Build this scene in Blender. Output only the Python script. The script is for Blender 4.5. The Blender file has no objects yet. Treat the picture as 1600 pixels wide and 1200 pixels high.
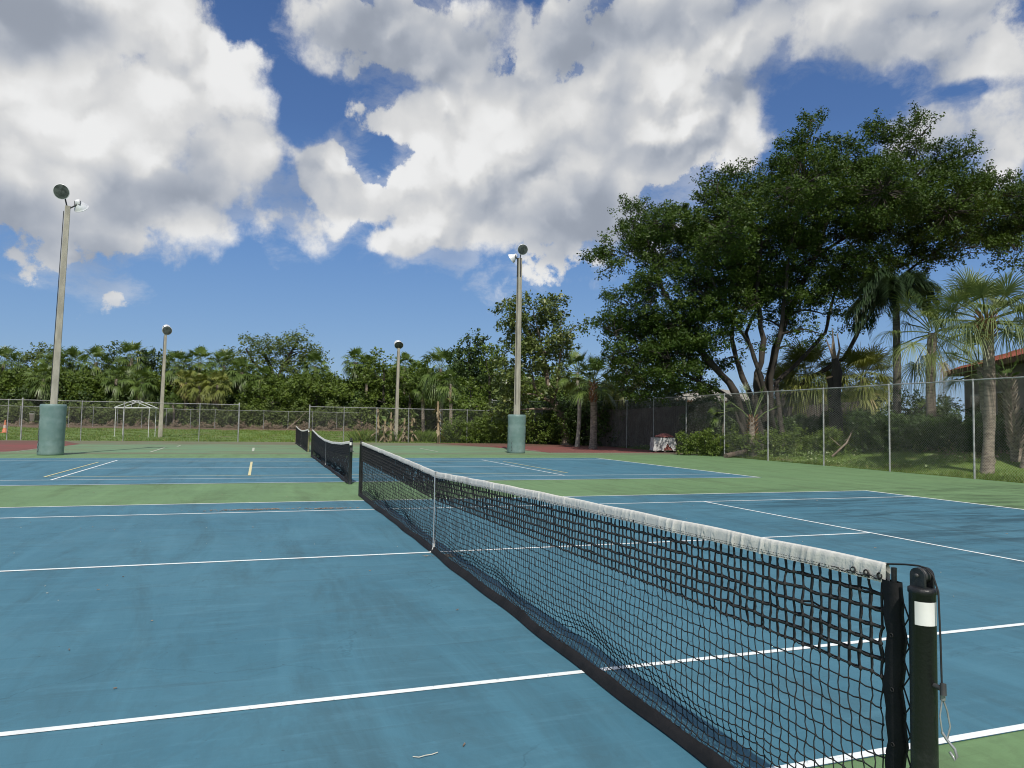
import bpy, math, random
import numpy as np
from mathutils import Vector, Matrix
R_ = math.radians
sc = bpy.context.scene
COL = sc.collection

# ------------------------------------------------------------------ camera
CP = np.array([-1.9378, -2.6234, 1.497]); YAW, PIT, ROL, FPX = 0.3366, 0.05328, 0.01695, 1124.57
_F = np.array([math.sin(YAW)*math.cos(PIT), math.cos(YAW)*math.cos(PIT), math.sin(PIT)])
_R = np.array([math.cos(YAW), -math.sin(YAW), 0.0]); _U = np.cross(_R, _F)
_R2 = _R*math.cos(ROL)+_U*math.sin(ROL); _U2 = -_R*math.sin(ROL)+_U*math.cos(ROL)
cam_d = bpy.data.cameras.new('camera'); cam = bpy.data.objects.new('camera', cam_d); COL.objects.link(cam)
cam_d.sensor_width = 36; cam_d.lens = 36*FPX/1600; cam_d.clip_start = 0.05; cam_d.clip_end = 3000
M = Matrix.Identity(4)
for i in range(3):
    M[i][0] = _R2[i]; M[i][1] = _U2[i]; M[i][2] = -_F[i]; M[i][3] = CP[i]
cam.matrix_world = M
sc.camera = cam

def W(u, v, D):
    return CP + D*(_F + _R2*(u-800)/FPX + _U2*(600-v)/FPX)
def azel(u, v):
    d = _F + _R2*(u-800)/FPX + _U2*(600-v)/FPX; d = d/np.linalg.norm(d)
    return math.atan2(d[0], d[1])-YAW, math.asin(d[2])

# ------------------------------------------------------------------ render look
sc.view_settings.view_transform = 'Standard'; sc.view_settings.look = 'None'
sc.view_settings.exposure = 0.0; sc.view_settings.gamma = 1.0; sc.view_settings.use_curve_mapping = False
try:
    sc.cycles.filter_width = 1.05; sc.cycles.max_bounces = 6; sc.cycles.transparent_max_bounces = 8
except Exception: pass

SUN_EL, SUN_AZ = R_(47.5), R_(180+14.5)
sun_d = bpy.data.lights.new('sun', 'SUN'); sun = bpy.data.objects.new('sun', sun_d); COL.objects.link(sun)
sun_d.energy = 4.0; sun_d.angle = R_(0.53); sun_d.color = (1.0, 0.95, 0.87)
sdir = Vector((math.sin(SUN_AZ)*math.cos(SUN_EL), math.cos(SUN_AZ)*math.cos(SUN_EL), math.sin(SUN_EL)))
sun.rotation_euler = (-sdir).to_track_quat('-Z', 'Y').to_euler()
sun.location = sdir*50

# ------------------------------------------------------------------ node helpers
def C(r, g, b):
    f = lambda x: (x/255/12.92) if x/255 <= .04045 else ((x/255+.055)/1.055)**2.4
    return (f(r), f(g), f(b))
class NT:
    def __init__(s, tree): s.t = tree; s.n = tree.nodes; s.l = tree.links
    def node(s, typ, **kw):
        n = s.n.new(typ)
        for k, v in kw.items(): setattr(n, k, v)
        return n
    def put(s, sock, v):
        if v is None: return
        if isinstance(v, bpy.types.NodeSocket): s.l.new(v, sock)
        else:
            if isinstance(v, (tuple, list)) and len(v) == 3 and sock.type == 'RGBA': v = tuple(v)+(1,)
            sock.default_value = v
    def m(s, op, a, b=None, c=None, clamp=False):
        n = s.node('ShaderNodeMath', operation=op, use_clamp=clamp)
        s.put(n.inputs[0], a); s.put(n.inputs[1], b)
        if c is not None: s.put(n.inputs[2], c)
        return n.outputs[0]
    def vm(s, op, a, b=None, out=0, scale=None):
        n = s.node('ShaderNodeVectorMath', operation=op)
        s.put(n.inputs[0], a)
        if b is not None: s.put(n.inputs[1], b)
        if scale is not None: s.put(n.inputs['Scale'], scale)
        return n.outputs[out]
    def noise(s, vec, scale, detail=4, rough=.55, dist=0.0, out=0):
        n = s.node('ShaderNodeTexNoise'); s.put(n.inputs['Vector'], vec)
        s.put(n.inputs['Scale'], scale); s.put(n.inputs['Detail'], detail); s.put(n.inputs['Roughness'], rough); s.put(n.inputs['Distortion'], dist)
        return n.outputs[out]
    def ss(s, x, lo, hi, a=0.0, b=1.0):
        n = s.node('ShaderNodeMapRange', interpolation_type='SMOOTHSTEP')
        s.put(n.inputs['Value'], x)
        for k, v in zip(('From Min', 'From Max', 'To Min', 'To Max'), (lo, hi, a, b)): s.put(n.inputs[k], v)
        return n.outputs[0]
    def mix(s, f, a, b, mode='MIX'):
        n = s.node('ShaderNodeMix', data_type='RGBA', blend_type=mode)
        s.put(n.inputs[0], f); s.put(n.inputs[6], a); s.put(n.inputs[7], b)
        return n.outputs[2]
    def sep(s, v):
        n = s.node('ShaderNodeSeparateXYZ'); s.put(n.inputs[0], v); return n.outputs
    def comb(s, x, y, z):
        n = s.node('ShaderNodeCombineXYZ'); s.put(n.inputs[0], x); s.put(n.inputs[1], y); s.put(n.inputs[2], z); return n.outputs[0]

# ------------------------------------------------------------------ sky with clouds (direction space)
world = bpy.data.worlds.new('World'); sc.world = world; world.use_nodes = True
t = NT(world.node_tree); t.n.clear()
wout = t.node('ShaderNodeOutputWorld'); bg = t.node('ShaderNodeBackground')
sky = t.node('ShaderNodeTexSky', sky_type='NISHITA', sun_disc=False)
sky.sun_elevation = SUN_EL; sky.sun_rotation = SUN_AZ; sky.air_density = 1.15; sky.dust_density = 0.4; sky.ozone_density = 2.2; sky.altitude = 0
BGS = 0.105
dirv = t.node('ShaderNodeTexCoord').outputs['Generated']
dx, dy, dz = t.sep(dirv)
az0 = t.m('SUBTRACT', t.m('ARCTAN2', dx, dy), YAW); el0 = t.m('ARCSINE', dz)
q = t.comb(az0, el0, 0.0)
def n2(vec, scale, detail, rough=.55, out=0, dist=0.0):
    n = t.node('ShaderNodeTexNoise', noise_dimensions='2D'); t.put(n.inputs['Vector'], vec)
    n.inputs['Scale'].default_value = scale; n.inputs['Detail'].default_value = detail; n.inputs['Roughness'].default_value = rough; n.inputs['Distortion'].default_value = dist
    return n.outputs[out]
wn = t.vm('SUBTRACT', n2(q, 5.0, 3, .6, 1), (.5, .5, .5))
qw = t.vm('ADD', q, t.vm('SCALE', wn, scale=.065))
def blobs(lst):
    out = None
    for (u, v, ru, rv, w) in lst:
        a, e = azel(u, v); ra, re = ru/FPX*math.cos(a), rv/FPX*math.cos(e)
        n = t.node('ShaderNodeVectorMath', operation='MULTIPLY_ADD'); t.put(n.inputs[0], qw)
        n.inputs[1].default_value = (1/ra, 1/re, 0); n.inputs[2].default_value = (-a/ra, -e/re, 0)
        d = t.node('ShaderNodeVectorMath', operation='LENGTH'); t.put(d.inputs[0], n.outputs[0])
        f = t.m('MULTIPLY_ADD', d.outputs['Value'], -w, w)
        out = f if out is None else t.m('SMOOTH_MAX', out, f, .05)
    return out
C_BLOBS = [(90, 110, 260, 190, 1), (240, 170, 190, 165, 1), (60, 298, 175, 95, 1), (200, 295, 210, 95, 1), (350, 250, 105, 115, 1), (180, 40, 130, 80, 1),
    (505, 262, 66, 72, .9), (470, 345, 95, 48, .55), (545, 325, 66, 55, .75), (535, 300, 50, 60, .6), (160, 458, 36, 30, .38), (128, 398, 28, 28, .34),
    (520, 45, 95, 65, .8), (575, 50, 100, 75, 1.0), (640, 55, 130, 85, .9), (720, 95, 110, 70, .9), (650, 185, 100, 62, .8), (740, 165, 130, 95, .9), (645, 290, 66, 52, .8),
    (700, 335, 145, 88, .9), (620, 388, 66, 36, .8), (850, 255, 230, 180, 1), (1010, 195, 190, 150, 1), (1130, 170, 120, 85, .9),
    (1000, 55, 270, 90, .8), (1220, 60, 220, 62, .7), (1400, 45, 260, 72, .7), (1570, 80, 160, 70, .7), (1540, 195, 150, 75, .6), (1330, 20, 400, 60, .8), (930, 340, 150, 70, .6)]
bf = blobs(C_BLOBS)
neg = blobs([(1310, 150, 140, 60, 1.2), (480, 150, 66, 84, .8), (362, 35, 50, 50, .6), (592, 236, 26, 62, .45), (1500, 140, 90, 20, .5)])
# the rest of the dome, away from this view: fair-weather cumulus by noise
gen = t.m('MULTIPLY_ADD', n2(q, 2.3, 2, .5), 3.2, -1.55)
outm = t.m('MAXIMUM', t.ss(t.m('ABSOLUTE', az0), .68, .85), t.ss(el0, .53, .65))
bf = t.m('MAXIMUM', bf, t.m('MULTIPLY_ADD', outm, 2.0, t.m('SUBTRACT', gen, 2.0)))
bf = t.m('SUBTRACT', bf, t.m('MULTIPLY', t.m('MAXIMUM', neg, 0.0), .9))
# billows: rounded cells of several sizes on a gently curled domain
vq = t.vm('ADD', q, t.vm('SCALE', t.vm('SUBTRACT', n2(q, 7.0, 5, .6, 1), (.5, .5, .5)), scale=.085))
def cells(vec, sc_, sm):
    v = t.node('ShaderNodeTexVoronoi', feature='SMOOTH_F1', voronoi_dimensions='2D'); t.put(v.inputs['Vector'], vec); v.inputs['Scale'].default_value = sc_
    v.inputs['Smoothness'].default_value = sm; return v.outputs['Distance']
def relief(vec):   # height of the billowed surface
    a = t.m('MULTIPLY_ADD', cells(vec, 6.0, .9), -1.0, t.m('MULTIPLY', cells(vec, 14.0, .8), -.50))
    return t.m('MULTIPLY_ADD', cells(vec, 32.0, .7), -.12, a)
h0 = relief(vq); h1 = relief(t.vm('ADD', vq, (-.006, .014, 0)))
lit = t.m('SUBTRACT', h0, h1)
d1 = t.m('SUBTRACT', n2(q, 8.0, 10, .67), .5)
fine = t.m('MULTIPLY_ADD', cells(t.vm('ADD', vq, t.vm('SCALE', t.vm('SUBTRACT', n2(q, 34.0, 4, .65, 1), (.5, .5, .5)), scale=.020)), 19.0, .35), -.50, .20)
D = t.m('MULTIPLY_ADD', d1, 1.15, t.m('MULTIPLY_ADD', t.m('ADD', h0, .62), .50, t.m('ADD', bf, fine)))
cov = t.ss(D, -.05, t.m('MULTIPLY_ADD', t.ss(n2(q, 4.0, 3, .5), .40, .62), .38, .10))
wis = t.m('MULTIPLY_ADD', t.m('SUBTRACT', n2(t.vm('MULTIPLY', qw, (1.0, 1.7, 1)), 9.0, 9, .66), .5), 2.0, bf)
cov = t.m('MAXIMUM', cov, t.m('MULTIPLY', t.ss(wis, -.15, .45), .38))
cov = t.m('MULTIPLY', cov, t.ss(el0, .06, .16))
dark = blobs([(50, 25, 130, 90, 1.1), (270, 305, 280, 85, .85), (30, 330, 150, 60, .6), (700, 90, 200, 95, .75), (1450, 60, 320, 110, .75), (1150, 20, 260, 55, .6), (880, 100, 100, 35, .45),
              (1060, 220, 120, 50, .5), (880, 345, 300, 80, .6), (1540, 260, 180, 70, .5), (120, 400, 220, 50, .65), (600, 60, 190, 80, .6)])
bright = blobs([(120, 215, 170, 60, .6), (340, 110, 130, 100, .5), (650, 285, 110, 80, .8), (770, 265, 180, 80, .5), (640, 380, 120, 45, .8), (1110, 170, 160, 120, .9), (520, 270, 80, 70, .6), (760, 160, 120, 50, .4)])
L = t.m('MULTIPLY_ADD', t.m('MULTIPLY', lit, t.m('MULTIPLY_ADD', t.m('MAXIMUM', bright, 0.0), 1.9, .62)), 1.0, .765)
L = t.m('MULTIPLY_ADD', t.m('MULTIPLY', t.m('SUBTRACT', cells(vq, 14.0, .35), .33), t.m('MULTIPLY_ADD', t.m('MAXIMUM', bright, 0.0), 1.2, .25)), -.42, L)
L = t.m('MULTIPLY_ADD', fine, .16, L)
L = t.m('MULTIPLY_ADD', t.m('ADD', h0, .62), .16, L)
L = t.m('MULTIPLY_ADD', t.m('MAXIMUM', dark, 0.0), -.46, L)
L = t.m('MULTIPLY_ADD', t.m('MAXIMUM', bright, 0.0), .22, L)
L = t.m('MULTIPLY_ADD', t.m('SUBTRACT', n2(q, 3.2, 4, .5), .5), .62, L)
L = t.m('SMOOTH_MAX', L, .40, .12); L = t.m('SMOOTH_MIN', L, .92, .12)
tint = t.mix(t.ss(L, .35, .80), (.82, .91, 1.07), (1.0, 1.0, .99))
ccol = t.vm('SCALE', t.mix(1.0, tint, t.comb(L, L, L), 'MULTIPLY'), scale=.95/BGS)
# clear sky: physical sky pulled towards the deep, slightly hazy blue of a humid afternoon
rp = t.node('ShaderNodeValToRGB'); t.put(rp.inputs[0], t.m('MULTIPLY', el0, 1.6))
els = rp.color_ramp.elements
stops = [(0.0, C(132, 170, 208)), (.16, C(114, 155, 205)), (.36, C(92, 136, 196)), (.62, C(70, 108, 168)), (1.0, C(52, 86, 145))]
els[0].position = 0; els[1].position = 1
for p_, c_ in stops[1:-1]: els.new(p_)
for e_, (p_, c_) in zip(els, stops): e_.position = p_; e_.color = c_+(1,)
skc = t.mix(.80, sky.outputs[0], t.vm('SCALE', rp.outputs[0], scale=1/BGS))
fin = t.mix(t.m('MULTIPLY', cov, .96), skc, ccol)
t.l.new(fin, bg.inputs[0]); bg.inputs[1].default_value = BGS
t.l.new(bg.outputs[0], wout.inputs[0])
try:
    world.cycles.sampling_method = 'MANUAL'; world.cycles.sample_map_resolution = 512
except Exception: pass

# ------------------------------------------------------------------ materials
MAT = {}
def mat(name, col, rough=.7, col2=None, scale=8.0, bump=0.0, bscale=60.0, metal=0.0, detail=4, lo=.35, hi=.65, spec=.5, stretch=None):
    if name in MAT: return MAT[name]
    m = bpy.data.materials.new(name); m.use_nodes = True; MAT[name] = m
    k = NT(m.node_tree); b = m.node_tree.nodes['Principled BSDF']
    oc = k.node('ShaderNodeTexCoord').outputs['Object']
    if stretch: oc = k.vm('MULTIPLY', oc, stretch)
    c2 = col2 or tuple(x*.7 for x in col)
    k.put(b.inputs['Base Color'], k.mix(k.ss(k.noise(oc, scale, detail, .6), lo, hi), col, c2))
    b.inputs['Roughness'].default_value = rough; b.inputs['Metallic'].default_value = metal
    b.inputs['Specular IOR Level'].default_value = spec
    if bump:
        bn = k.node('ShaderNodeBump'); bn.inputs['Strength'].default_value = bump; bn.inputs['Distance'].default_value = .02
        k.put(bn.inputs['Height'], k.noise(oc, bscale, 3)); k.put(b.inputs['Normal'], bn.outputs[0])
    return m
def leafmat(name, dark, light, trans=.28, rough=.45, third=None, spec=.35):
    if name in MAT: return MAT[name]
    m = bpy.data.materials.new(name); m.use_nodes = True; MAT[name] = m
    k = NT(m.node_tree); b = m.node_tree.nodes['Principled BSDF']; o = m.node_tree.nodes['Material Output']
    a = k.node('ShaderNodeAttribute', attribute_name='var').outputs['Fac']
    oc = k.node('ShaderNodeTexCoord').outputs['Object']
    f = k.m('ADD', k.m('MULTIPLY', a, .7), k.m('MULTIPLY', k.noise(oc, .55, 3), .5), clamp=True)
    c = k.mix(f, dark, light)
    if third: c = k.mix(k.ss(a, .93, .97), c, third)
    k.put(b.inputs['Base Color'], c); b.inputs['Roughness'].default_value = rough; b.inputs['Specular IOR Level'].default_value = spec
    tr = k.node('ShaderNodeBsdfTranslucent'); k.put(tr.inputs[0], k.mix(1.0, c, (1.25, 1.2, .55), 'MULTIPLY'))
    mx = k.node('ShaderNodeMixShader'); mx.inputs[0].default_value = trans
    k.l.new(b.outputs[0], mx.inputs[1]); k.l.new(tr.outputs[0], mx.inputs[2]); k.l.new(mx.outputs[0], o.inputs[0])
    return m

# ------------------------------------------------------------------ mesh helpers
def nz(v):
    v = np.asarray(v, float); n = np.linalg.norm(v); return v/(n if n else 1)
class MB:
    def __init__(s): s.v = []; s.f = []; s.sm = []
    def add(s, vs, fs, smooth=False):
        o = len(s.v); s.v += [tuple(map(float, x)) for x in vs]; s.f += [tuple(i+o for i in f) for f in fs]; s.sm += [smooth]*len(fs); return s
    def box(s, c, size, rot=None, taper=1.0):
        hx, hy, hz = [x/2 for x in size]
        vs = [(-hx, -hy, -hz), (hx, -hy, -hz), (hx, hy, -hz), (-hx, hy, -hz), (-hx*taper, -hy*taper, hz), (hx*taper, -hy*taper, hz), (hx*taper, hy*taper, hz), (-hx*taper, hy*taper, hz)]
        vs = [Vector(x) for x in vs]
        if rot is not None: vs = [rot @ x for x in vs]
        vs = [x+Vector(c) for x in vs]
        return s.add(vs, [(0, 3, 2, 1), (4, 5, 6, 7), (0, 1, 5, 4), (1, 2, 6, 5), (2, 3, 7, 6), (3, 0, 4, 7)])
    def tube(s, pts, rad, n=8, cap=True, smooth=True, twist=0.0, sq=False):
        pts = [np.asarray(p, float) for p in pts]; k = len(pts)
        if not hasattr(rad, '__len__'): rad = [rad]*k
        ref = None; vs = []; fs = []
        for i in range(k):
            d = nz(pts[min(i+1, k-1)]-pts[max(i-1, 0)])
            if ref is None: ref = np.array([1., 0, 0]) if abs(d[0]) < .9 else np.array([0, 1., 0])
            a = nz(ref-d*np.dot(ref, d)); b = np.cross(d, a); ref = a
            for j in range(n):
                th = 2*math.pi*j/n+twist; vs.append(pts[i]+rad[i]*(a*math.cos(th)+b*math.sin(th)))
        for i in range(k-1):
            for j in range(n):
                fs.append((i*n+j, i*n+(j+1) % n, (i+1)*n+(j+1) % n, (i+1)*n+j))
        s.add(vs, fs, smooth)
        if cap:
            s.add(vs[:n], [tuple(range(n-1, -1, -1))]); s.add(vs[-n:], [tuple(range(n))])
        return s
    def lathe(s, prof, n=24, mtx=None, smooth=True):
        vs = []; fs = []; k = len(prof)
        for r, z in prof:
            for j in range(n):
                th = 2*math.pi*j/n; p = Vector((r*math.cos(th), r*math.sin(th), z)); vs.append(mtx @ p if mtx is not None else p)
        for i in range(k-1):
            for j in range(n): fs.append((i*n+j, i*n+(j+1) % n, (i+1)*n+(j+1) % n, (i+1)*n+j))
        return s.add(vs, fs, smooth)
    def build(s, name, m, parent=None, org=None):
        o0 = np.array(parent_org(parent)) if org is None else np.array(org)
        v = np.array(s.v, float)-o0
        me = bpy.data.meshes.new(name); me.from_pydata(v.tolist(), [], s.f); me.update()
        me.polygons.foreach_set('use_smooth', s.sm)
        return link(name, me, m, parent)
ORG = {}
def parent_org(p):
    return (0, 0, 0) if p is None else ORG.get(p.name, (0, 0, 0))
def link(name, me, m, parent):
    me.materials.append(m); o = bpy.data.objects.new(name, me); COL.objects.link(o)
    if parent is not None:
        o.parent = parent; ORG[o.name] = parent_org(parent)
    return o
def thing(name, loc, label, cat, group=None):
    o = bpy.data.objects.new(name, None); COL.objects.link(o); o.location = tuple(map(float, loc)); ORG[o.name] = tuple(map(float, loc))
    o.empty_display_size = .3; tag(o, label, cat, group); return o
def tag(o, label=None, cat=None, group=None, kind=None):
    if label: o['label'] = label
    if cat: o['category'] = cat
    if group: o['group'] = group
    if kind: o['kind'] = kind
    return o
def npmesh(name, V, Fq, m, parent=None, var=None, smooth=False):
    """V (n,3), Fq (k,4) or (k,3) index arrays, built fast"""
    V = np.asarray(V, np.float32)-np.array(parent_org(parent), np.float32); Fq = np.asarray(Fq, np.int32); k, c = Fq.shape
    me = bpy.data.meshes.new(name); me.vertices.add(len(V)); me.vertices.foreach_set('co', V.ravel())
    me.loops.add(k*c); me.loops.foreach_set('vertex_index', Fq.ravel())
    me.polygons.add(k); me.polygons.foreach_set('loop_start', np.arange(0, k*c, c, dtype=np.int32))
    me.update(calc_edges=True)
    if smooth: me.polygons.foreach_set('use_smooth', np.ones(k, bool))
    if var is not None:
        at = me.attributes.new('var', 'FLOAT', 'FACE'); at.data.foreach_set('value', np.asarray(var, np.float32))
    return link(name, me, m, parent)
def unit(a): return a/np.maximum(np.linalg.norm(a, axis=-1, keepdims=True), 1e-9)
def sstep(x, a, b):
    x = np.clip((x-a)/(b-a), 0, 1); return x*x*(3-2*x)
def gz(x, y):
    x = np.asarray(x, float); y = np.asarray(y, float)
    z = -.03 + .42*sstep(y, 47.5, 76)*(1-sstep(x, 14, 24)) + 1.5*sstep(x, 20.0, 29)
    z = z + .05*np.sin(x*1.3+y*.7)*np.sin(y*.9-x*.4)*sstep(np.maximum(x-20.5, y-47), 0, 3)
    return z
def G(u, D):  # ground point below the picture column u at forward depth D
    p = W(u, 660, D); return np.array([p[0], p[1], float(gz(p[0], p[1]))])

# ------------------------------------------------------------------ ground and courts
def court_mat(name, base, alt, dirt, damt=.5, streak=(1.0, .18, 1.0)):
    m = bpy.data.materials.new(name); m.use_nodes = True
    k = NT(m.node_tree); b = m.node_tree.nodes['Principled BSDF']
    pos = k.node('ShaderNodeNewGeometry').outputs['Position']
    c = k.mix(k.ss(k.noise(pos, .55, 6, .62), .35, .68), base, alt)
    st = k.noise(k.vm('MULTIPLY', pos, streak), 1.6, 7, .68, .6)
    c = k.mix(k.m('MULTIPLY', k.ss(st, .48, .72), .50*damt), c, dirt)
    # long scrubbing / runoff streaks, roughly along the net
    st2 = k.noise(k.vm('MULTIPLY', pos, (3.2, .22, 1)), 1.1, 5, .6, .3)
    c = k.mix(k.m('MULTIPLY', k.ss(st2, .50, .72), .36*damt), c, tuple(min(1, x*1.25) for x in alt))
    # hairline scuffs that run across the court
    st3 = k.noise(k.vm('MULTIPLY', pos, (.30, 5.5, 1)), 1.3, 7, .72, 1.0)
    c = k.mix(k.m('MULTIPLY', k.ss(st3, .57, .66), .30*damt), c, dirt)
    st4 = k.noise(k.vm('MULTIPLY', pos, (.5, 4.0, 1)), 2.1, 7, .75, .6)
    c = k.mix(k.m('MULTIPLY', k.ss(st4, .50, .68), .30*damt), c, tuple(min(1, x*1.35+.02) for x in alt))
    # grimy water marks, ball scuffs
    wm = k.noise(pos, .9, 8, .7, .4)
    c = k.mix(k.m('MULTIPLY', k.m('MULTIPLY', k.ss(wm, .50, .53), k.m('SUBTRACT', 1.0, k.ss(wm, .53, .60))), .16*damt), c, dirt)
    ft = k.node('ShaderNodeTexVoronoi'); k.put(ft.inputs['Vector'], k.vm('MULTIPLY', pos, (1.0, 1.6, 1))); ft.inputs['Scale'].default_value = 1.5
    c = k.mix(k.m('MULTIPLY', k.m('SUBTRACT', 1.0, k.ss(ft.outputs['Distance'], .035, .085)), .16*damt), c, tuple(x*.5 for x in base))
    gr = k.noise(pos, 260, 3, .7)
    c = k.mix(k.ss(gr, .3, .7, .0, .16), c, tuple(x*.55 for x in base))
    sp = k.noise(pos, 22, 2, .5)
    c = k.mix(k.m('MULTIPLY', k.ss(sp, .74, .78), .5), c, tuple(x*.4 for x in dirt))
    ck = k.node('ShaderNodeTexVoronoi', feature='DISTANCE_TO_EDGE'); k.put(ck.inputs['Vector'], k.vm('ADD', k.vm('MULTIPLY', pos, (.30, .55, 1)), k.vm('SCALE', k.noise(pos, 1.1, 5, .65, out=1), scale=.35))); ck.inputs['Scale'].default_value = 1.0
    c = k.mix(k.m('MULTIPLY', k.m('SUBTRACT', 1.0, k.ss(ck.outputs['Distance'], .0012, .0045)), k.ss(k.noise(pos, .45, 3), .46, .60, 0, .42*damt)), c, tuple(x*.35 for x in base))
    # mildew over the far right of the near court
    px, py, pz = k.sep(pos)
    mk = k.m('MULTIPLY', k.ss(px, 3.5, 8.5), k.m('SUBTRACT', 1.0, k.ss(px, 17.0, 20.0)))
    mk = k.m('MULTIPLY', mk, k.m('SUBTRACT', 1.0, k.ss(py, 10.0, 13.5)))
    bl = k.noise(k.vm('MULTIPLY', pos, (.42, 2.2, 1)), 1.1, 9, .74, .5)
    c = k.mix(k.m('MULTIPLY', mk, k.ss(bl, .44, .62, 0, .72)), c, tuple(x*.32 for x in base))
    k.put(b.inputs['Base Color'], c); k.put(b.inputs['Roughness'], k.ss(st, .3, .7, .62, .8))
    b.inputs['Specular IOR Level'].default_value = .35
    bn = k.node('ShaderNodeBump'); bn.inputs['Strength'].default_value = .35; bn.inputs['Distance'].default_value = .004
    k.put(bn.inputs['Height'], gr); k.put(b.inputs['Normal'], bn.outputs[0])
    return m
def worn_mat(name, base, alt, dirt, amt=.6):
    m = bpy.data.materials.new(name); m.use_nodes = True
    k = NT(m.node_tree); b = m.node_tree.nodes['Principled BSDF']
    pos = k.node('ShaderNodeNewGeometry').outputs['Position']
    c = k.mix(k.ss(k.noise(pos, .8, 5, .6), .35, .65), base, alt)
    px, py, pz = k.sep(pos)
    n = k.noise(k.vm('MULTIPLY', pos, (.22, 1.0, 1)), 1.1, 6, .65, .6)
    c = k.mix(k.m('MULTIPLY', k.ss(n, .40, .62), amt), c, dirt)
    e = k.m('ADD', k.m('SUBTRACT', 1.0, k.ss(py, 28.5, 31.5)), k.ss(py, 38.5, 41.5), clamp=True)
    c = k.mix(k.m('MULTIPLY', e, k.ss(k.noise(pos, .5, 4), .3, .55, .25, .85)), c, dirt)
    k.put(b.inputs['Base Color'], c); b.inputs['Roughness'].default_value = .85
    return m
BLUE = (.058, .172, .236); BLUE2 = (.074, .200, .266)
m_blue = court_mat('blue_court_paint', BLUE, BLUE2, (.045, .085, .10), .9)
m_green = court_mat('green_court_paint', (.140, .243, .110), (.156, .266, .120), (.075, .10, .05), .9)
m_worn = worn_mat('worn_green_paint', (.13, .25, .14), (.15, .26, .13), (.15, .13, .075), .55)
m_red = worn_mat('worn_red_paint', (.22, .055, .045), (.19, .06, .05), (.12, .07, .045), .5)
def line_mat(name, col, wear):
    m = bpy.data.materials.new(name); m.use_nodes = True
    k = NT(m.node_tree); b = m.node_tree.nodes['Principled BSDF']
    pos = k.node('ShaderNodeNewGeometry').outputs['Position']
    c = k.mix(k.ss(k.noise(pos, 3.0, 6, .7), .48, .8, 0, wear), col, tuple(x*.55 for x in col))
    c = k.mix(k.ss(k.noise(pos, 45.0, 3, .7), .62, .75, 0, wear), c, tuple(x*.5 for x in col))
    c = k.mix(k.ss(k.noise(pos, 30.0, 6, .75), .60, .68, 0, wear*1.3), c, (.09, .19, .22))
    k.put(b.inputs['Base Color'], c); b.inputs['Roughness'].default_value = .7
    return m
m_line = line_mat('white_line_paint', (.82, .86, .85), .5)
m_yel = line_mat('yellow_line_paint', (.68, .62, .34), .6)
m_worn_line = line_mat('worn_line_paint', (.50, .52, .42), .9)
def sheet(name, rects, z, m):
    b = MB()
    for x0, x1, y0, y1 in rects: b.add([(x0, y0, z), (x1, y0, z), (x1, y1, z), (x0, y1, z)], [(0, 1, 2, 3)])
    return tag(b.build(name, m), kind='structure')
# pavement edge follows the right fence
def fence_x(y): return 18.75+(y-12)*(1.55/32)
pv = MB(); pv.add([(-26, -14, 0), (fence_x(-14)+.12, -14, 0), (fence_x(29.2)+.12, 29.2, 0), (-26, 29.2, 0), (-26, -14, -.12), (fence_x(-14)+.12, -14, -.12), (fence_x(29.2)+.12, 29.2, -.12), (-26, 29.2, -.12)],
     [(0, 1, 2, 3), (0, 4, 5, 1), (1, 5, 6, 2), (2, 6, 7, 3), (3, 7, 4, 0)])
tag(pv.build('court_pavement', m_green), kind='structure')
pv = MB(); pv.add([(-26, 29.2, .001), (fence_x(29.2)+.12, 29.2, .001), (fence_x(45.6)+.12, 45.6, .001), (-26, 45.6, .001), (-26, 45.6, -.12), (fence_x(45.6)+.12, 45.6, -.12)], [(0, 1, 2, 3), (3, 2, 5, 4)])
tag(pv.build('worn_court_pavement', m_worn), kind='structure')
rd = MB(); rd.add([(11.95, 31.0, .005), (fence_x(31)-.1, 30.6, .005), (fence_x(45.3)-.1, 45.3, .005), (9.0, 45.3, .005), (10.1, 41.0, .005), (11.3, 37.6, .005)], [(0, 1, 2, 3, 4, 5)])
rd.add([(-26, 30.0, .005), (-11.4, 30.6, .005), (-10.9, 33.5, .005), (-10.6, 40.0, .005), (-12.5, 45.0, .005), (-26, 45.0, .005)], [(0, 1, 2, 3, 4, 5)])
tag(rd.build('red_court_border', m_red), kind='structure')
sheet('blue_court_surface', [(-11.9, 11.9, 0, 10.98), (-11.9, 12.1, 15.03, 26.02)], .004, m_blue)
def court_lines(y0, xr, w=.05, wb=.075, z=.008):
    r = []; xl = -11.885
    for yy in (y0, y0+10.97-w): r.append((xl, xr, yy, yy+w))
    for xx in (xl, xr-wb): r.append((xx, xx+wb, y0+w, y0+10.97-w))
    for yy in (y0+1.37, y0+9.60-w): r.append((xl+wb, xr-wb, yy, yy+w))
    for xx in (-6.40, 6.40-w): r.append((xx, xx+w, y0+1.37+w, y0+9.60-w))
    yc = y0+5.485-w/2; r.append((-6.40+w, 6.40-w, yc, yc+w))
    for xx in (xl+wb, xr-wb-.12): r.append((xx, xx+.12, yc, yc+w))
    return r
sheet('white_court_lines', court_lines(0, 11.885)+court_lines(15.03, 12.05), .008, m_line)
pb = [(-6.75, 6.75, 17.3, 17.35), (-6.75, 6.75, 23.45, 23.5), (-6.75, -6.70, 17.35, 23.45), (6.85, 6.90, 17.35, 23.45), (-2.165, -2.095, 17.35, 23.45)]
sheet('yellow_practice_lines', pb, .012, m_yel)
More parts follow.
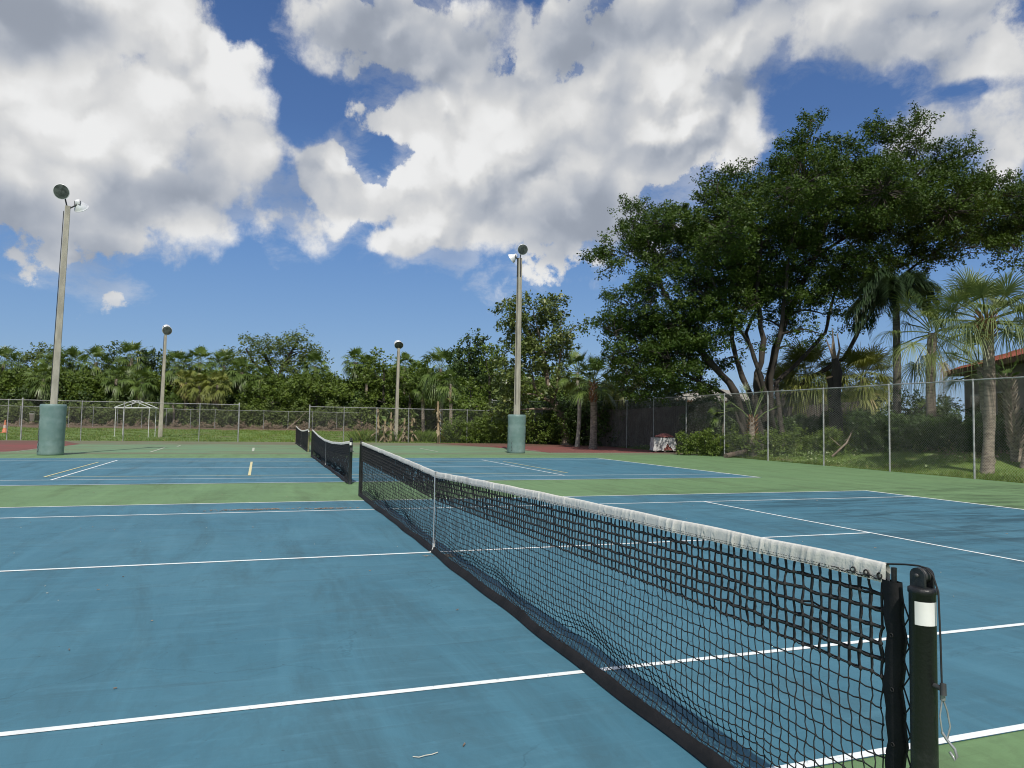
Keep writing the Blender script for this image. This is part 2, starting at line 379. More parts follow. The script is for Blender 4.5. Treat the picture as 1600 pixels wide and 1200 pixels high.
sheet('worn_court_lines', [(-11.0, -10.95, 30.9, 38), (-20, -11, 30.85, 30.91), (-6.2, -6.12, 30.6, 35.5), (-5.8, -5.72, 37.0, 38.5), (-2.2, -2.1, 31.8, 35.7), (6.3, 6.38, 31.8, 36), (-9.2, -6.2, 41.5, 41.6), (11.95, 12.02, 32.5, 37), (12.1, 18.0, 31.3, 31.37), (6.4, 9, 40.2, 40.28)], .011, m_worn_line)

# terrain
def grid_axis(lo, hi, dense0, dense1, step, far):
    a = list(np.arange(dense0, dense1+1e-6, step)); s = step; x = dense1
    while x < hi: s *= 1.35; x += s; a.append(x)
    s = step; x = dense0
    while x > lo: s *= 1.35; x -= s; a.insert(0, x)
    return np.array(a)
gx = grid_axis(-900, 900, -30, 45, 1.0, 0); gy = grid_axis(-900, 1100, -16, 90, 1.0, 0)
X, Y = np.meshgrid(gx, gy); Z = gz(X, Y); Z = np.where((X < fence_x(Y)-.3) & (X > -25.5) & (Y < 45) & (Y > -13.5), -.14, Z)
nx, ny = len(gx), len(gy); I = np.arange(nx*ny).reshape(ny, nx)
FQ = np.stack([I[:-1, :-1], I[:-1, 1:], I[1:, 1:], I[1:, :-1]], -1).reshape(-1, 4)
def ground_mat():
    m = bpy.data.materials.new('grass_ground'); m.use_nodes = True
    k = NT(m.node_tree); b = m.node_tree.nodes['Principled BSDF']
    pos = k.node('ShaderNodeNewGeometry').outputs['Position']; px, py, pz = k.sep(pos)
    c = k.mix(k.ss(k.noise(pos, .9, 6, .65), .35, .65), (.11, .185, .03), (.16, .235, .05))
    c = k.mix(k.ss(k.noise(pos, 9, 4, .7), .42, .68, 0, .55), c, (.045, .085, .015))
    # bare leaf-litter soil under the trees behind the right fence and along the far fence
    dn = k.noise(pos, .55, 5, .6)
    e1 = k.ss(k.m('ADD', px, k.m('MULTIPLY', dn, 5.0)), 26.0, 28.5)
    e2 = k.m('MULTIPLY', k.ss(k.m('ADD', py, k.m('MULTIPLY', dn, 6.0)), 71.5, 74.0), 1.0)
    d = k.m('MAXIMUM', e1, e2)
    soil = k.mix(k.ss(k.noise(pos, 6, 5, .7), .35, .65), (.10, .065, .035), (.20, .14, .09))
    c = k.mix(d, c, soil)
    c = k.mix(k.m('MULTIPLY', k.ss(dn, .56, .64), .65), c, soil)
    k.put(b.inputs['Base Color'], c); b.inputs['Roughness'].default_value = .95
    bn = k.node('ShaderNodeBump'); bn.inputs['Strength'].default_value = .6; bn.inputs['Distance'].default_value = .05
    k.put(bn.inputs['Height'], k.noise(pos, 14, 5, .7)); k.put(b.inputs['Normal'], bn.outputs[0])
    return m
tag(npmesh('ground', np.stack([X.ravel(), Y.ravel(), Z.ravel()], 1), FQ, ground_mat(), smooth=True), kind='structure')
#PART2
# ------------------------------------------------------------------ materials for objects
m_black = mat('black_powder_coat', (.010, .011, .012), .45, (.045, .047, .046), 7, .15, 90, lo=.52, hi=.80)
m_cord = mat('black_net_cord', (.010, .011, .012), .85, (.022, .022, .022), 30)
m_vinyl = mat('black_vinyl', (.007, .008, .009), .75, (.014, .014, .015), 5, .3, 25, spec=.25)
m_canvas = mat('dirty_white_canvas', (.66, .65, .60), .9, (.46, .44, .40), 5, .12, 120, lo=.50, hi=.80)
m_strap = mat('white_webbing', (.72, .72, .69), .8, (.5, .5, .47), 20)
m_white = mat('white_label', (.80, .80, .77), .6, (.66, .66, .62), 4)
m_steel = mat('galvanised_steel', (.42, .43, .43), .42, (.30, .31, .31), 12, metal=.55)
m_post = mat('weathered_galvanised_post', (.40, .41, .40), .55, (.26, .27, .26), 5, metal=.25)
m_wire = mat('galvanised_wire', (.42, .43, .42), .5, (.28, .29, .28), 2.0, metal=.3)
m_wire_dk = mat('dull_wire', (.10, .11, .105), .7, (.16, .16, .15), 2.0, metal=.1)
m_conc = mat('pole_concrete', (.44, .41, .33), .9, (.31, .29, .235), 3.5, .4, 40, stretch=(1, 1, .35))
m_pad = mat('padded_green_vinyl', (.125, .205, .190), .42, (.185, .265, .25), 1.6, .7, 4.5, spec=.5)
m_dark = mat('dark_metal', (.035, .037, .038), .5, (.06, .06, .06), 9)
m_alu = mat('spun_aluminium', (.78, .79, .80), .35, (.66, .67, .68), 10, metal=.15)
m_glass = mat('dusty_lamp_glass', (.035, .042, .042), .25, (.10, .115, .11), 6)
m_wood = mat('weathered_fence_wood', (.115, .10, .085), .9, (.07, .06, .05), 3, .3, 30, stretch=(6, 6, .5))
m_roof = mat('red_clay_tile', (.30, .085, .05), .8, (.20, .06, .04), 3.0, .4, 20)
m_stucco = mat('shaded_tan_stucco', (.30, .27, .22), .9, (.24, .21, .17), 2, .3, 60)
m_fascia = mat('brown_fascia', (.16, .09, .05), .8)
m_bark = mat('grey_ficus_bark', (.058, .048, .038), .9, (.028, .024, .020), 3, .7, 14, stretch=(1, 1, .4))
m_bark2 = mat('pale_bark', (.30, .24, .18), .9, (.16, .12, .09), 3, .6, 14, stretch=(1, 1, .5))
m_palmtrunk = mat('ringed_palm_trunk', (.32, .27, .215), .92, (.15, .12, .095), 4.0, .9, 24, stretch=(1, 1, 3))
m_boot = mat('dead_frond_boots', (.30, .155, .07), .9, (.16, .085, .045), 6, .5, 20)
m_bootgrey = mat('grey_frond_boots', (.36, .31, .24), .9, (.20, .16, .12), 6, .5, 20)
m_orange = mat('faded_orange_plastic', (.62, .20, .09), .6, (.5, .17, .09), 6)
m_brick = mat('red_brick_pavers', (.30, .10, .075), .85, (.20, .075, .06), 7)
m_plastic = mat('torn_plastic_wrap', (.55, .55, .54), .3, (.34, .34, .33), 3, .8, 10)
m_log = mat('fallen_bark', (.16, .13, .10), .95, (.09, .07, .055), 4, .5, 20)
m_litter = mat('dry_litter', (.38, .31, .25), .95, (.20, .15, .11), 40)
m_string = mat('pale_string', (.62, .60, .50), .9)
m_pvc = mat('white_pipe', (.66, .68, .66), .6, (.5, .52, .5), 4)
l_ficus = leafmat('ficus_leaves', (.012, .034, .006), (.078, .130, .017), .24, .5, (.16, .20, .03), .3)
l_broad = leafmat('broadleaf_green', (.036, .075, .012), (.150, .210, .034), .25, .5, (.2, .25, .06))
l_grape = leafmat('seagrape_leaves', (.035, .070, .018), (.150, .190, .045), .2, .4, (.35, .36, .14), .5)
l_airy = leafmat('airy_leaves', (.06, .10, .03), (.17, .22, .06), .3, .55)
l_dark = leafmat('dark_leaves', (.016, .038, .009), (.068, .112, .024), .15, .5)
l_palm = leafmat('fan_palm_leaves', (.045, .090, .016), (.15, .215, .05), .22, .42, (.33, .33, .12), .5)
l_palmold = leafmat('old_fan_palm_leaves', (.075, .11, .02), (.24, .26, .065), .2, .5, (.38, .30, .14))
l_palmnear = leafmat('sunlit_fan_palm_leaves', (.065, .105, .03), (.23, .28, .10), .25, .4, (.38, .38, .18), .55)
l_dead = leafmat('dead_palm_leaves', (.13, .10, .06), (.34, .28, .18), .15, .8)
l_queen = leafmat('queen_palm_leaves', (.012, .028, .012), (.045, .080, .028), .15, .5)
l_grass = leafmat('grass_blades', (.07, .13, .018), (.17, .24, .045), .3, .6, (.30, .27, .10))
l_cover = leafmat('ground_cover_leaves', (.06, .12, .02), (.18, .26, .06), .25, .4, (.42, .46, .25), .5)
l_dry = leafmat('dry_brush', (.15, .11, .075), (.36, .29, .21), .15, .9)

# ------------------------------------------------------------------ tennis nets
def cords(P0, P1, r, n=3):
    """many thin straight cords P0->P1 as n-sided prisms, numpy"""
    d = unit(P1-P0); ref = np.where(np.abs(d[:, 2:3]) > .8, np.array([[1., 0, 0]]), np.array([[0, 0, 1.]]))
    a = unit(np.cross(d, ref)); b = np.cross(d, a); r = np.broadcast_to(np.asarray(r, float), (len(P0),))[:, None]
    V = []
    for P in (P0, P1):
        for j in range(n):
            th = 2*math.pi*j/n; V.append(P+r*(a*math.cos(th)+b*math.sin(th)))
    V = np.stack(V, 1); m = len(P0); base = np.arange(m)[:, None]*2*n
    F = []
    for j in range(n): F.append(np.concatenate([base+j, base+(j+1) % n, base+n+(j+1) % n, base+n+j], 1))
    return V.reshape(-1, 3), np.concatenate(F, 0)
def merge(parts):
    vs, fs, o = [], [], 0
    for v, f in parts: vs.append(v); fs.append(f+o); o += len(v)
    return np.concatenate(vs), np.concatenate(fs)
def net_mesh(x0, y0, y1, top, rng, cell=.0455, bulge=.05, r=.0031, thick=1.0, near=True):
    ny_ = int((y1-y0)/cell); ys = np.linspace(y0, y1, ny_+1); zt = top(ys)-.055
    nr = 20; t = np.linspace(0, 1, nr+1)
    # rows: even at the top, slumped together over the ground at the bottom
    tt = t**1.0; zf = np.where(t < .72, t*1.08, .7776+(t-.72)*(1-.7776)/.28)
    Yg = np.repeat(ys[None], nr+1, 0); wav = np.sin(ys*1.9)*.5+np.sin(ys*4.3+1)*.3+np.sin(ys*.8)*.6
    Zg = zt[None]-(zt[None]-.045)*zf[:, None]
    bl = bulge*(.55+.45*wav)[None]*np.exp(-((t[:, None]-.88)/.13)**2)
    Xg = x0+bl*np.clip((ys-y0)/1.2, .15, 1)[None]*np.clip((y1-ys)/1.2, .15, 1)[None]
    Zg = Zg-.022*(np.sin(ys*3.1)+np.sin(ys*7.3)*.5)[None]*sstep(t, .45, .9)[:, None]*(1-sstep(t, .93, 1))[:, None]
    Xg = Xg+rng.normal(0, .0022, Xg.shape); Yg = Yg+rng.normal(0, .0020, Xg.shape); Zg = Zg+rng.normal(0, .0019, Xg.shape)
    # a gentle catenary of each row between columns of slack
    Yg += .010*np.sin(t[:, None]*9+ys[None]*2.3)*sstep(t, .1, .5)[:, None]
    P = np.stack([Xg, Yg, Zg], -1); out = []
    th = 1+.85*(1-sstep(t*nr, 5.4, 6.0))                      # doubled mesh in the upper rows
    def add(A, B, rr): out.append(cords(A.reshape(-1, 3), B.reshape(-1, 3), rr.reshape(-1)*r*thick))
    mid = .5*(P[1:]+P[:-1]); sway = np.zeros_like(mid); sgn = np.where((np.arange(nr)[:, None]+np.arange(ny_+1)[None]) % 2, 1., -1.)
    sway[..., 1] = .0032*sgn+rng.normal(0, .0012, sgn.shape); mid = mid+sway
    tv = np.repeat(.5*(th[1:]+th[:-1])[:, None], ny_+1, 1)*.85
    add(P[:-1], mid, tv); add(mid, P[1:], tv)
    midh = .5*(P[:, 1:]+P[:, :-1]); sg2 = np.where((np.arange(nr+1)[:, None]+np.arange(ny_)[None]) % 2, 1., -1.)
    midh[..., 2] += -.0022+.0016*sg2
    thh = np.repeat(th[:, None], ny_, 1)
    add(P[:, :-1], midh, thh); add(midh, P[:, 1:], thh)
    # second strand of the doubled rows
    Q = P[:7].copy(); Q[..., 0] += .004; Q[..., 1] += .0075+rng.normal(0, .003, Q[..., 1].shape); Q[..., 2] += rng.normal(.002, .0025, Q[..., 2].shape)
    o1 = np.full(Q[:-1, :, 0].shape, 1.45); add(Q[:-1], Q[1:], o1)
    o2 = np.full(Q[:, :-1, 0].shape, 1.45); add(Q[:, :-1], Q[:, 1:], o2)
    if near:   # knots
        K = P.reshape(-1, 3); kr = np.repeat(np.where(t*nr < 6.2, 3.3, 2.0)[:, None], ny_+1, 1).reshape(-1)*r*thick
        dirs = np.array([[1, 0, 0], [-1, 0, 0], [0, 1, 0], [0, -1, 0], [0, 0, 1.25], [0, 0, -1.25]])
        V = (K[:, None]+dirs[None]*kr[:, None, None]).reshape(-1, 3); bs = np.arange(len(K))[:, None]*6
        F = np.concatenate([np.concatenate([bs+a, bs+b, bs+c, bs+c], 1) for a, b, c in ((0, 2, 4), (2, 1, 4), (1, 3, 4), (3, 0, 4), (2, 0, 5), (1, 2, 5), (3, 1, 5), (0, 3, 5))])
        return merge(out), (V, F[:, :3])
    return merge(out), None
def band_mesh(x0, y0, y1, top, rng, step=.005, hgt=.064):
    ys = np.arange(y0, y1, step); n = len(ys); zt = top(ys); prof = [(-.010, -hgt, 1), (-.0105, -hgt*.66, .8), (-.0095, -hgt*.33, .7), (-.007, -.006, .3), (0, 0, .1), (.007, -.006, .3), (.0095, -hgt*.33, .7), (.0105, -hgt*.66, .8), (.010, -hgt, 1)]
    cen = np.arange(y0, y1, .038); cen = cen+rng.normal(0, .013, len(cen)); am = rng.uniform(.2, 1.0, len(cen)); sl = rng.normal(.45, .25, len(cen)); wd = rng.uniform(.004, .011, len(cen)); V = []
    def folds(y, d):   # gathered canvas: slanted creases of random strength
        out = np.zeros_like(y)
        for o in range(-3, 4):
            i = np.clip(((y-y0)/.038).astype(int)+o, 0, len(cen)-1); x = y-(cen[i]+sl[i]*d); out += am[i]*np.exp(-(x/wd[i])**2)
        return out
    for i, (dx_, dz_, w) in enumerate(prof):
        side = -1 if i < 4 else 1; wr = folds(ys, (-dz_)*(1 if i < 4 else -1)); w2 = w if i not in (0, 8) else .45
        V.append(np.stack([x0+dx_+side*.0115*(wr-.4)*w2, ys, zt+dz_-.0016*wr*w+.0015*np.sin(ys*9)], 1))
    V = np.stack(V, 1); m = len(prof); I_ = np.arange(n*m).reshape(n, m)
    F = np.stack([I_[:-1, :-1], I_[1:, :-1], I_[1:, 1:], I_[:-1, 1:]], -1).reshape(-1, 4)
    return V.reshape(-1, 3), F
def make_net(x0, yn, yf, top, label, seed, near=False, post_mat=None, zpost=1.07, thick=1.0, bulge=.05):
    rng = np.random.default_rng(seed); pm = post_mat or m_black
    T = thing('tennis_net', (x0, (yn+yf)/2, 0), label, 'tennis net')
    a, b_ = yn+.15, yf-.15
    (V, F), kn = net_mesh(x0, a, b_, top, rng, near=near, thick=thick, bulge=bulge)
    nt = npmesh('netting', V, F, m_cord, T)
    if kn is not None: npmesh('knots', kn[0], kn[1], m_cord, nt)
    V, F = band_mesh(x0, a-.02, b_+.02, top, rng); hb = npmesh('headband', V, F, m_canvas, T, smooth=True)
    if near:
        g = MB()
        for i, yy in enumerate((a-.0, a+.055, a+.11)):
            pts = [(x0-.0125, yy+.009*math.cos(q_), float(top(np.array([yy]))[0])-.045+.009*math.sin(q_)) for q_ in np.linspace(0, 6.283, 11)]
            g.tube(pts, .0028, 5, cap=False)
        g.tube([(x0-.013, a-.01+i*.02, float(top(np.array([a+i*.02]))[0])-.053-.004*math.sin(i*1.7)) for i in range(12)], .0016, 5)
        g.build('grommets', m_cord, hb)
        st = MB()
        for side in (-1,):
            yy = a
            while yy < b_:
                z_ = float(top(np.array([yy]))[0])
                st.box((x0+side*.0130, yy, z_-.058), (.0012, .010, .0020)); st.box((x0+side*.0128, yy+.005, z_-.049), (.0012, .008, .0016)); yy += .0145
        st.build('stitching', m_vinyl, hb)
    # bottom tape: dark folded vinyl lying along the court
    ys = np.arange(a-.02, b_+.02, .04); w1 = .006*np.sin(ys*5.1)+.006*np.sin(ys*2.3+1); pr = [(-.046, .012), (-.034, .034), (-.012, .064), (.004, .062), (.010, .012)]
    V = np.stack([np.stack([x0-.008+dx_+w1+(.02*np.sin(ys*1.1) if i < 2 else 0)*.3, ys, dz_*(1+.10*np.sin(ys*4+i)+.07*np.sin(ys*13+2*i))], 1) for i, (dx_, dz_) in enumerate(pr)], 1)
    m_ = len(pr); I_ = np.arange(len(ys)*m_).reshape(-1, m_)
    npmesh('bottom_tape', V.reshape(-1, 3), np.stack([I_[:-1, :-1], I_[1:, :-1], I_[1:, 1:], I_[:-1, 1:]], -1).reshape(-1, 4), m_vinyl, T, smooth=True)
    # centre strap with its ground anchor
    yc = (yn+yf)/2; s = MB(); zc = float(top(np.array([yc]))[0])
    for dx_, sg in ((-.0175, 1), (.0175, 1)):
        s.add([(x0+dx_, yc-.024, zc+.004), (x0+dx_, yc+.024, zc+.004), (x0+dx_*.9, yc+.022, .5), (x0+dx_*.9, yc-.022, .5), (x0+dx_*.5-.012, yc+.020, .07), (x0+dx_*.5-.012, yc-.020, .07)], [(0, 3, 2, 1), (3, 5, 4, 2)])
    s.add([(x0-.0175, yc-.024, zc+.004), (x0-.0175, yc+.024, zc+.004), (x0+.0175, yc+.024, zc+.004), (x0+.0175, yc-.024, zc+.004)], [(0, 1, 2, 3)])
    stp = s.build('centre_strap', m_strap, T)
    k = MB(); k.box((x0-.016, yc, .085), (.012, .05, .035)); k.tube([(x0-.016, yc, .075), (x0-.030, yc-.004, .03), (x0-.028, yc, .012)], .006, 6); k.box((x0-.03, yc, .014), (.05, .03, .008)); k.build('buckle', m_strap, stp)
    # posts
    for yy, sg in ((yn, -1), (yf, 1)):
        R = .0375; p = MB()
        p.lathe([(R+.0025, .0), (R+.0025, .02), (R, .03), (R, zpost-.075), (R+.003, zpost-.073), (R+.003, zpost-.060), (R-.004, zpost-.055), (0, zpost-.053)], 28, Matrix.Translation((x0, yy, 0)))
        po = p.build('post', pm, T)
        c = MB()   # slotted crown with cheeks
        for dx_ in (-.017, .017):
            vs = []; nn = 10
            for xx in (-.004, .004):
                vs.append((x0+dx_+xx, yy-.026, zpost-.055)); vs.append((x0+dx_+xx, yy+.026, zpost-.055))
                for q_ in np.linspace(0, math.pi, nn): vs.append((x0+dx_+xx, yy+.026*math.cos(q_), zpost-.020+.023*math.sin(q_)))
            k_ = nn+2; loop = [0, 1]+list(range(2, k_)); fs = [tuple(loop[::-1]), tuple(i+k_ for i in loop)]
            for i in range(k_): j = (i+1) % k_; fs.append((loop[i], loop[j], loop[j]+k_, loop[i]+k_))
            c.add(vs, fs)
        c.build('crown', pm, po)
        pu = MB(); mt = Matrix.Translation((x0, yy, zpost-.020)) @ Matrix.Rotation(math.pi/2, 4, 'Y')
        pu.lathe([(0, -.010), (.024, -.010), (.020, -.004), (.019, .004), (.024, .010), (0, .010)], 20, mt); pu.lathe([(0, -.026), (.006, -.026), (.006, .026), (0, .026)], 10, mt); pu.build('pulley', m_dark, po)
        if sg < 0 and zpost > 1:
            # white sticker wrapped on the camera side
            lb = MB(); n_ = 12; a0, a1 = (math.radians(188), math.radians(292)) if near else (math.radians(185), math.radians(300))
            vs = []
            for zz in (zpost-.165, zpost-.095):
                for i in range(n_+1): th = a0+(a1-a0)*i/n_; vs.append((x0+(R+.0009)*math.cos(th), yy+(R+.0009)*math.sin(th), zz))
            lb.add(vs, [(i, i+1, n_+2+i, n_+1+i) for i in range(n_)], True); lb.build('sticker', m_white, po)
        # side band (vinyl-sleeved dowel) and lacing to the post
        ye = yy-sg*.092; zt = float(top(np.array([ye]))[0])
        d = MB(); d.tube([(x0, ye-sg*.012, .03), (x0+.002, ye-sg*.012, zt*.5), (x0, ye-sg*.012, zt-.012)], .0085, 8); d.build('dowel', pm, T)
        sb = MB(); vs = []; zz = np.linspace(.03, zt-.055, 30)
        for z_ in zz:
            wv_ = .006*math.sin(z_*21)+.004*math.sin(z_*57+1)
            for dx_, dy_ in ((-.011, -.030+wv_), (-.013, .0), (-.011, .030+wv_), (.011, .030+wv_), (.013, 0), (.011, -.030+wv_)): vs.append((x0+dx_, ye-sg*.012+dy_, z_))
        fs = [(i*6+j, i*6+(j+1) % 6, (i+1)*6+(j+1) % 6, (i+1)*6+j) for i in range(29) for j in range(6)]
        sb.add(vs, fs, True).build('side_band', m_vinyl, T)
        lc = MB(); z_ = .10; i = 0; y_in, y_out = ye+sg*.010, yy-sg*(R+.001)
        pts = []
        while z_ < zt-.08:
            pts.append((x0+(.010 if i % 2 else -.012), y_in if i % 2 else y_out, z_)); z_ += .045 if near else .07; i += 1
        lc.tube(pts, .0028, 5, cap=False)
        if near:
            for z_ in np.arange(.16, zt-.06, .17):
                lc.tube([(x0-.0135, ye-sg*.012+.006*math.cos(q_), z_+.006*math.sin(q_)) for q_ in np.linspace(0, 6.283, 9)], .0022, 4, cap=False)
        lc.build('lacing', m_cord, T)
        cb = MB(); zt2 = float(top(np.array([yy-sg*.13]))[0])
        cb.tube([(x0, yy-sg*.14, zt2-.006), (x0, yy-sg*.06, zpost+.001), (x0, yy-sg*.012, zpost+.006), (x0+.001, yy+sg*.014, zpost+.004), (x0+.003, yy+sg*.036, zpost-.016), (x0+.004, yy+sg*.052, zpost-.06), (x0+.005, yy+sg*.056, zpost-.2), (x0+.006, yy+sg*.058, zpost-.36)], .0030 if near else .004, 7)
        cb.build('cable', m_cord, T)
        if near and sg < 0:
            h = MB(); yk = yy-.060
            h.tube([(x0+.006, yk, .725), (x0+.006, yk, .695)], .0075, 8)
            h.build('ferrule', m_steel, T)
            h = MB()
            h.tube([(x0+.006, yk, .70), (x0+.016, yk-.006, .665), (x0+.022, yk-.010, .62), (x0+.010, yk-.010, .585), (x0-.004, yk-.006, .60), (x0-.006, yk, .65), (x0+.004, yk, .70)], .0026, 6)
            h.tube([(x0-.004, yk-.004, .605), (x0+.004, yk-.014, .585), (x0+.014, yk-.030, .565), (x0+.016, yk-.036, .545), (x0+.010, yk-.034, .535), (x0+.004, yk-.022, .555)], .0042, 7)
            h.build('wire_loop', m_steel, T)
            h = MB(); h.tube([(x0, yy-R, .73), (x0, yy-R-.022, .73)], .008, 12); h.tube([(x0, yy-R-.030, .712), (x0+.004, yy-R-.026, .745)], .009, 10); h.build('crank_lug', m_dark, T)
        elif sg < 0 or near:
            h = MB(); h.box((x0, yy+sg*(R+.03), .80), (.05, .07, .10)); h.tube([(x0, yy+sg*(R+.05), .80), (x0+.03, yy+sg*(R+.12), .77), (x0+.03, yy+sg*(R+.17), .76)], .010, 6); h.build('crank', m_dark, T)
    return T
top1 = lambda y: .914+.150*np.clip(np.abs((y-5.485)/6.3), 0, 1.02)**.85
make_net(0.0, -.93, 11.90, top1, 'long black foreground tennis net, running from the lower right corner into the distance', 3, near=True)
def top2(y):
    q_ = np.clip((y-14.45)/(27.3-14.45), 0, 1); return np.interp(q_, [0, .04, .15, .35, .55, .75, .9, 1], [1.00, .985, .915, .85, .85, .92, 1.02, 1.09])
make_net(.10, 14.45, 27.35, top2, 'sagging black tennis net on the middle court with a white strap at its centre', 4, thick=1.7, bulge=.16)
def top3(y):
    q_ = (y-31.4)/(43.3-31.4); return .90+.16*np.abs(2*np.clip(q_, 0, 1)-1)**1.6
m_olive = mat('mossy_post_paint', (.20, .19, .09), .8, (.12, .12, .06), 4)
make_net(.22, 31.4, 43.3, top3, 'farthest tennis net on the worn green court, short black sheet with olive posts', 5, thick=1.7, post_mat=m_olive, bulge=.02)

# ------------------------------------------------------------------ chain-link fences
def link_wires(p0, p1, z0, z1, cell, r, rng, cut=6):
    p0 = np.array(p0, float); p1 = np.array(p1, float); L = np.linalg.norm(p1-p0); d = (p1-p0)/L; nrm = np.array([-d[1], d[0]])
    H = z1-z0; st = cell*1.4142; A = []; B = []
    for fam in (0, 1):
        s0 = np.arange(-H, L, st); s1 = s0+H if fam == 0 else s0; s0_ = s0 if fam == 0 else s0+H
        t0 = np.zeros_like(s0); t1 = np.ones_like(s0)
        ds = s1-s0_
        lo = np.clip(np.minimum((0-s0_)/ds, (L-s0_)/ds), 0, 1); hi = np.clip(np.maximum((0-s0_)/ds, (L-s0_)/ds), 0, 1)
        ok = hi-lo > .01; s0_, ds, lo, hi = s0_[ok], ds[ok], lo[ok], hi[ok]
        for c in range(cut):
            a = lo+(hi-lo)*c/cut; b = lo+(hi-lo)*(c+1)/cut
            for T_, Lst in ((a, A), (b, B)):
                s = s0_+ds*T_; z = z0+H*T_; off = (.003 if fam else -.003)+.018*np.sin(s*2.1)*np.sin(np.pi*T_)+.012*np.sin(s*.7+2)
                Lst.append(np.stack([p0[0]+d[0]*s+nrm[0]*off, p0[1]+d[1]*s+nrm[1]*off, z], 1))
    return cords(np.concatenate(A), np.concatenate(B), r)
def fence(name, runs, H, label, cell=.060, rw=.0019, zf=lambda x, y: 0.0, rp=.030, rng=None, wm=None, z_lo=.03, terminals=(), group=None):
    """runs: list of list of post points; each post a part, rails and mesh per run"""
    rng = rng or np.random.default_rng(7); c = runs[0][0]
    T = thing(name, (c[0], c[1], 0), label, 'fence', group)
    for ri, posts in enumerate(runs):
        for i, (x, y) in enumerate(posts):
            z0 = zf(x, y); rr = rp*1.45 if (ri, i) in terminals else rp; le = rng.normal(0, .006, 2)
            hh = H+(.09 if (ri, i) in terminals else 0)
            b = MB(); b.tube([(x, y, z0-.08), (x+le[0], y+le[1], z0+hh)], rr, 10, cap=False)
            b.lathe([(rr+.004, z0+hh-.05), (rr+.005, z0+hh), (rr*.7, z0+hh+.03), (0, z0+hh+.04)], 10, Matrix.Translation((x+le[0], y+le[1], 0)))
            if rp > .025:
                for zb in (.35, .8, 1.3, 1.8, 2.3): 
                    if zb < H-.1: b.lathe([(rr+.006, z0+zb-.012), (rr+.006, z0+zb+.012)], 8, Matrix.Translation((x+le[0]*zb/H, y+le[1]*zb/H, 0)))
            b.build('post', m_post, T)
        r = MB()
        for (x0, y0), (x1, y1) in zip(posts[:-1], posts[1:]):
            r.tube([(x0, y0, zf(x0, y0)+H), ((x0+x1)/2, (y0+y1)/2, (zf(x0, y0)+zf(x1, y1))/2+H-.008), (x1, y1, zf(x1, y1)+H)], rp*.72, 8)
        r.build('top_rail', m_post, T)
        parts = []
        for (x0, y0), (x1, y1) in zip(posts[:-1], posts[1:]):
            d = np.array([x1-x0, y1-y0]); d = d/np.linalg.norm(d); o = np.array([d[1], -d[0]])*(rp+.012)
            z0 = (zf(x0, y0)+zf(x1, y1))/2
            parts.append(link_wires((x0+o[0], y0+o[1]), (x1+o[0], y1+o[1]), z0+z_lo, z0+H+.01, cell, rw, rng))
        V, F = merge(parts); npmesh('chain_link_mesh', V, F, wm or m_wire, T)
    return T
def ray_fence_y(u):   # where the picture column meets the right fence line
    d = _F+_R2*(u-800)/FPX+_U2*(600-700)/FPX
    # x = 18.75+(y-12)*k
    k = 1.55/32; tt = (18.75-12*k-CP[0]+k*CP[1])/(d[0]-k*d[1]); return CP[1]+tt*d[1]
rp_ = [(fence_x(y), y) for y in (-12, -9, -6, -3, 0, 3, 6, 8.9)]+[(fence_x(ray_fence_y(u)), ray_fence_y(u)) for u in (1522, 1390, 1287, 1200, 1132, 1072, 1021, 979, 943, 909, 880, 855)]
rp_ += [(18.9, 46.4), (16.2, 47.0), (14.0, 47.2)]
fence('chain_link_fence', [rp_], 3.05, 'tall galvanised chain-link fence along the right side of the courts', rng=np.random.default_rng(1), terminals=((0, 19), (0, 22)))
def xat(u, y):  # x where picture column meets the plane y
    d = _F+_R2*(u-800)/FPX; return CP[0]+(y-CP[1])/d[1]*d[0]
yL = 45.9
fence('chain_link_fence', [[(x, yL) for x in (-31, -28, -25, -22, -19)]+[(xat(u, yL), yL) for u in (15, 37, 130, 196, 314, 375)]], 2.32, 'lower chain-link fence left of the gap behind the far court, ending in a white post',
      rp=.026, rw=.0019, wm=m_wire_dk, rng=np.random.default_rng(2), terminals=((0, 10), (0, 6)))
fence('chain_link_fence', [[(xat(u, yL+.8), yL+.8) for u in (485, 539, 590, 640, 690, 731)]+[(14.0, 47.2)]], 2.32, 'lower chain-link fence right of the gap, in front of the dry banana plants',
      rp=.026, rw=.0019, wm=m_wire_dk, rng=np.random.default_rng(3), terminals=((0, 0),))
yF = 74.5
fence('chain_link_fence', [[(xat(u, yF), yF) for u in range(-80, 840, 38)]], 1.85, 'distant low chain-link fence at the foot of the palm thicket beyond the grass',
      rp=.024, rw=.003, cell=.075, wm=m_wire_dk, zf=lambda x, y: float(gz(x, y)), rng=np.random.default_rng(4))

